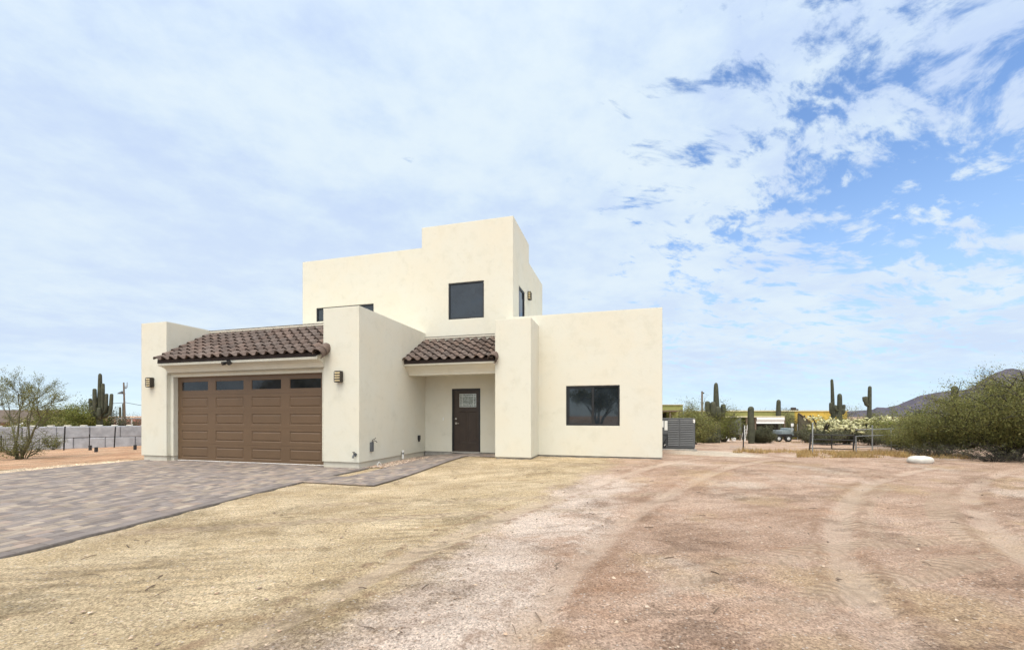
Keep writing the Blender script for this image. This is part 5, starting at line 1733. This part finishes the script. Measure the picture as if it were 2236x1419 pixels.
    for a in (1701, 1722):
        for yy in (0.0, 1.5):
            cx_, r = xs(a), 0.29
            p = MB(); p.tube([(cx_, yy - 0.02, r), (cx_, yy, r), (cx_, yy + 0.16, r), (cx_, yy + 0.18, r)], [r * 0.86, r, r, r * 0.86], 20); wh = p.build('wheel', TYRE, t, smooth=40)
            p = MB(); p.tube([(cx_, yy - 0.035, r), (cx_, yy + 0.0, r)], [0.10, 0.19], 16); p.build('rim', SILVER, wh, smooth=40)
    # pole
    x, y, z = base(1533, 48)
    t = thing('utility_pole', 'bare weathered utility pole rising from the loose green tree', 'utility pole', (x, y, z), TH)
    H = zz(854, 48) - z
    p = MB(); p.tube([(0, 0, 0), (0, 0, H)], [0.13, 0.10], 8); p.build('pole', WOOD, t, smooth=40)
    p = MB(); p.cbox(0.08, 0.24, -0.06, 0.06, H - 0.30, H - 0.14, 0.01); p.build('insulator', BLACK, t)
    # black pipe gate
    xa, ya, za, da = gp(1767, 986)
    xb, yb, zb_, db = gp(1866, 988)
    L = math.hypot(xb - xa, yb - ya)
    t = thing('pipe_gate', 'black welded pipe farm gate standing in dry grass', 'gate', (xa, ya, min(za, zb_)), math.atan2(yb - ya, xb - xa))
    h = 0.74
    p = MB()
    for u in (0.1, 0.31, 0.50, 0.72):
        p.tube([(0.05, 0, 0.06 + u * 0.9), (L - 0.05, 0, 0.04 + u * 0.9)], 0.020, 7)
    p.tube([(L * 0.5, 0, 0.12), (L * 0.5, 0, 0.70)], 0.022, 7)
    p.build('rail', BLACK, t, smooth=40)
    for (a, b_) in ((0.0, 0.06), (L - 0.06, L)):
        p = MB(); p.tube([(a, 0, -0.1), (b_, 0, 0.76)], 0.03, 8); p.build('post', BLACK, t, smooth=40)
    # grey pipe fence panel right of the gate
    xa, ya, za, da = gp(1869, 988)
    xb, yb, zb_, db = gp(1990, 986)
    L = math.hypot(xb - xa, yb - ya)
    t = thing('pipe_fence', 'grey pipe fence panel between the black gate and the thicket', 'fence', (xa, ya, min(za, zb_)), math.atan2(yb - ya, xb - xa))
    p = MB()
    for hz in (0.30, 0.74, 1.0):
        p.tube([(0, 0, hz), (L, 0, hz + 0.02)], 0.017, 7)
    p.build('rail', GALV, t, smooth=40)
    for u, hh in ((0.0, 0.75), (0.28, 1.18), (0.62, 1.05), (1.0, 1.05)):
        p = MB(); p.tube([(L * u, 0, -0.1), (L * u, 0, hh)], 0.024, 8); p.build('post', GALV, t, smooth=40)
    # tall metal post by the gate, T posts and wire mesh
    for (px, yb_, yt, lab) in ((1774, 990, 923, 'tall galvanised post just right of the black gate hinge'), (1741, 962, 925, 'plain metal post between the trailer and the gate'), (1623, 984, 927, 'thin rusty stake holding the sagging wire mesh')):
        x, y, z, dd = gp(px, yb_)
        p = MB()
        hh = zz(yt, dd) - z
        p.tube([(0, 0, -0.1), (0.01, 0, hh - 0.01), (0.01, 0, hh)], [0.022, 0.02, 0.014], 8)
        p.tube([(0.01, 0, hh * 0.55), (0.01, 0, hh * 0.55 + 0.03)], 0.03, 8)
        o = p.build('fence_post', GALV if px != 1623 else BLACK, smooth=40)
        o.location = (x, y, z)
        tag(o, lab, 'fence post', 'metal posts in the neighbouring yard')
    xa, ya, za, da = gp(1594, 983)
    xb, yb, zb_, db = gp(1652, 985)
    L = math.hypot(xb - xa, yb - ya)
    p = MB()
    for i in range(14):
        u = L * i / 13
        if i in (8, 10, 12): continue
        p.tube([(u, 0, 0.0), (u + 0.01, 0, 0.24 - 0.004 * i)], 0.0035, 4)
    for j in range(5):
        p.tube([(0, 0, 0.02 + j * 0.055), (L * (0.6 if j in (1, 3) else 1), 0, 0.01 + j * 0.05)], 0.0035, 4)
    o = p.build('wire_mesh', GALV)
    o.location = (xa, ya, min(za, zb_)); o.rotation_euler = (0, 0, math.atan2(yb - ya, xb - xa))
    tag(o, 'sagging low panel of rusty wire mesh at the edge of the dirt yard', 'wire mesh')
    # white stone
    x, y, z, dd = gp(2010, 1011)
    p = MB()
    rnd = random.Random(4)
    nu, nv = 18, 10
    for i in range(nv + 1):
        ph = math.pi * i / nv
        for k in range(nu):
            a = 2 * math.pi * k / nu
            q = Vector((math.copysign(abs(math.cos(a)) ** 0.7, math.cos(a)) * math.sin(ph) ** 0.6, math.sin(a) * math.sin(ph) ** 0.6, math.cos(ph)))
            f = 1 + 0.07 * mnoise.noise(q * 2.2) + 0.03 * mnoise.noise(q * 6)
            p.v.append((q.x * 0.32 * f, q.y * 0.2 * f, 0.07 + q.z * 0.125 * f))
    for i in range(nv):
        for k in range(nu):
            a, b_ = i * nu + k, i * nu + (k + 1) % nu
            p.f.append((a, a + nu, b_ + nu, b_)); p.c.append(None)
    o = p.build('boulder', ROCK, smooth=True)
    o.location = (x, y, z); o.rotation_euler = (0, 0, TH)
    tag(o, 'smooth white rounded boulder lying before the green thicket', 'boulder')


build_right()


# ------------------------------------------------------------------ loose stones, rocks, dry grass
def ico(rng, n, size, flat=0.6):
    """n irregular little eight sided stones at the origin: (n, 8, 3, 3)"""
    v = np.array([(1, 0, 0), (0, 1, 0), (-1, 0, 0), (0, -1, 0), (0, 0, 1), (0, 0, -1)], float)
    f = np.array([(0, 1, 4), (1, 2, 4), (2, 3, 4), (3, 0, 4), (1, 0, 5), (2, 1, 5), (3, 2, 5), (0, 3, 5)])
    V = v[None] * rng.uniform(0.6, 1.3, (n, 6, 1)) + rng.normal(size=(n, 6, 3)) * 0.15
    a = rng.uniform(0, 6.28, n)
    ca, sa = np.cos(a)[:, None], np.sin(a)[:, None]
    X = V[:, :, 0] * ca - V[:, :, 1] * sa
    Y = V[:, :, 0] * sa + V[:, :, 1] * ca
    V = np.stack([X, Y, V[:, :, 2] * flat], -1) * size[:, None, None]
    return V[:, f]


def stones(name, X, Y, Z, size, rng, cols):
    n = len(X)
    T_ = ico(rng, n, size)
    T_ += np.stack([X, Y, Z], -1)[:, None, None, :]
    c = np.array(cols)[rng.integers(0, len(cols), n)] * rng.uniform(0.7, 1.3, (n, 1))
    o = mesh_np(name, T_.reshape(-1, 3), 3, GRAVEL, None, np.repeat(c, 8, axis=0))
    tag(o, kind='stuff')
    return o


def build_stuff():
    rng = np.random.default_rng(77)
    n = 22000
    d = 1.9 + 10.5 * rng.uniform(0, 1, n) ** 1.3
    px = rng.uniform(-50, 2290, n)
    X = np.empty(n); Y = np.empty(n)
    for i in range(n):
        X[i], Y[i] = pd(px[i], d[i])
    s = X + 1.95 - 0.155 * Y
    keep = ~((X < -6.04 + 0.14 * np.maximum(0, 6.6 - Y)) & (Y < 9)) & ~((Y > 8.3) & (X < -6.0)) & ~((Y > 10.7) & (X < 1.3)) & ~((X < -4.35) & (X > -6.3) & (Y > 6.45))
    prob = 0.35 + 0.65 * np.exp(-((s - 0.3) / 0.6) ** 2)
    cl = np.array([mnoise.noise(Vector((a * 0.8, b * 0.8, 3))) for a, b in zip(X, Y)])
    keep &= rng.uniform(0, 1, n) < prob * np.clip(0.6 + 1.3 * cl, 0.1, 1)
    X, Y = X[keep], Y[keep]
    Z = np.array([gz(a, b) for a, b in zip(X, Y)]) + 0.002
    size = 0.004 + 0.016 * rng.uniform(0, 1, len(X)) ** 6
    o = stones('pebbles', X, Y, Z, size, rng, [(1.0, 0.88, 0.78), (1.25, 1.15, 1.05), (0.6, 0.53, 0.48), (1.1, 0.93, 0.8), (0.8, 0.66, 0.55), (1.4, 1.32, 1.25)])
    o['label'] = 'loose pebbles scattered over the bare dirt yard'
    # dead sticks and wood bits
    mb = MB()
    rs = random.Random(12)
    for _ in range(170):
        a, b_ = pd(rs.uniform(0, 2236), 2.2 + 9 * rs.random())
        if a < -5.0 or b_ > 10.5: continue
        q = rs.uniform(0, 6.28); l = rs.uniform(0.03, 0.13)
        zz_ = gz(a, b_) + 0.008
        k_ = rs.uniform(0.6, 1.6)
        mb.col = (k_, k_, k_)
        mb.tube([(a, b_, zz_), (a + math.cos(q) * l * 0.5 + rs.uniform(-0.01, 0.01), b_ + math.sin(q) * l * 0.5, zz_ + 0.006), (a + math.cos(q) * l, b_ + math.sin(q) * l, zz_)], rs.uniform(0.002, 0.005), 5)
    o = mb.build('dead_sticks', simple('dead stick wood', (0.14, 0.10, 0.07), 0.9, tint=True))
    tag(o, 'small dead sticks scattered on the dirt yard', kind='stuff')
    # rocks in the strip between garage wall and walkway
    n = 1500
    X = rng.uniform(-6.22, -5.66, n); Y = rng.uniform(8.9, 11.25, n)
    k = X > -6.22 + 0.0 * Y
    Z = np.array([gz(a, b) for a, b in zip(X, Y)]) + 0.012
    o = stones('river_rocks', X, Y, Z, rng.uniform(0.012, 0.038, n), rng, [(0.75, 0.68, 0.64), (1.0, 0.92, 0.88), (0.45, 0.40, 0.38), (1.3, 1.22, 1.15), (1.0, 0.8, 0.7)])
    o['label'] = 'small river rocks in the strip along the garage side wall'
    # white gravel beside the far driveway edge
    n = 3500
    Y = rng.uniform(2.0, 8.5, n); X = -13.56 + 0.14 * np.maximum(0, 6.6 - Y) - np.abs(rng.normal(0, 0.26, n))
    Z = np.array([gz(a, b) for a, b in zip(X, Y)]) + 0.008
    o = stones('gravel', X, Y, Z, rng.uniform(0.010, 0.03, n), rng, [(1.6, 1.45, 1.25), (1.3, 1.15, 0.95), (1.8, 1.7, 1.5)])
    o['label'] = 'strip of pale gravel along the far edge of the driveway'
    # dry grass
    C_ = []
    for (pa, pb, ya, yb, n) in ((1600, 1770, 984, 990, 2200), (1740, 1990, 986, 1000, 11000), (1960, 2120, 992, 1003, 1800), (1690, 1800, 963, 968, 900)):
        for _ in range(n):
            q = gp(rng.uniform(pa, pb), rng.uniform(ya, yb))
            C_.append(q[:3])
    C_ = np.array(C_)
    cl = np.array([mnoise.noise(Vector((a * 1.3, b * 1.3, 1))) for a, b in C_[:, :2]])
    C_ = C_[cl + rng.normal(size=len(cl)) * 0.12 > 0.0]
    n = len(C_)
    h = (rng.uniform(0.04, 0.17, n) * (0.6 + 1.2 * np.clip(cl[:n] + 0.2, 0, 1)))[:, None]
    a = rng.uniform(0, 6.28, n)
    dv = np.stack([np.cos(a), np.sin(a), np.zeros(n)], 1) * 0.010
    tip = C_ + np.concatenate([rng.normal(size=(n, 2)) * 0.05, h], 1)
    Tn = np.stack([C_ - dv, C_ + dv, tip], 1)
    o = mesh_np('dry_grass', Tn.reshape(-1, 3), 3, DRY, None, tints(n, rng, 0.7, 1.2))
    tag(o, 'band of orange dry grass below the pipe gate', kind='stuff')
    # far scrub filling the plain up to the hills
    n = 26000
    px = rng.uniform(-200, 2600, n); dd = rng.uniform(75, 300, n)
    P = []
    cen = [(rng.uniform(-300, 2700), rng.uniform(75, 260), rng.uniform(0.8, 1.9)) for _ in range(420)]
    for i in range(n):
        c = cen[i % len(cen)]
        x, y = pd(c[0], c[1])
        r = c[2]
        P.append((x + rng.normal() * r, y + rng.normal() * r, gz(x, y) + abs(rng.normal()) * r * 0.8))
    P = np.array(P)
    o = mesh_np('distant_scrub', leaf_cloud(P, 0.55, rng, 0.6), 4, LEAF_GY, None, tints(n, rng))
    tag(o, 'far belt of low desert scrub along the horizon', kind='stuff')


build_stuff()
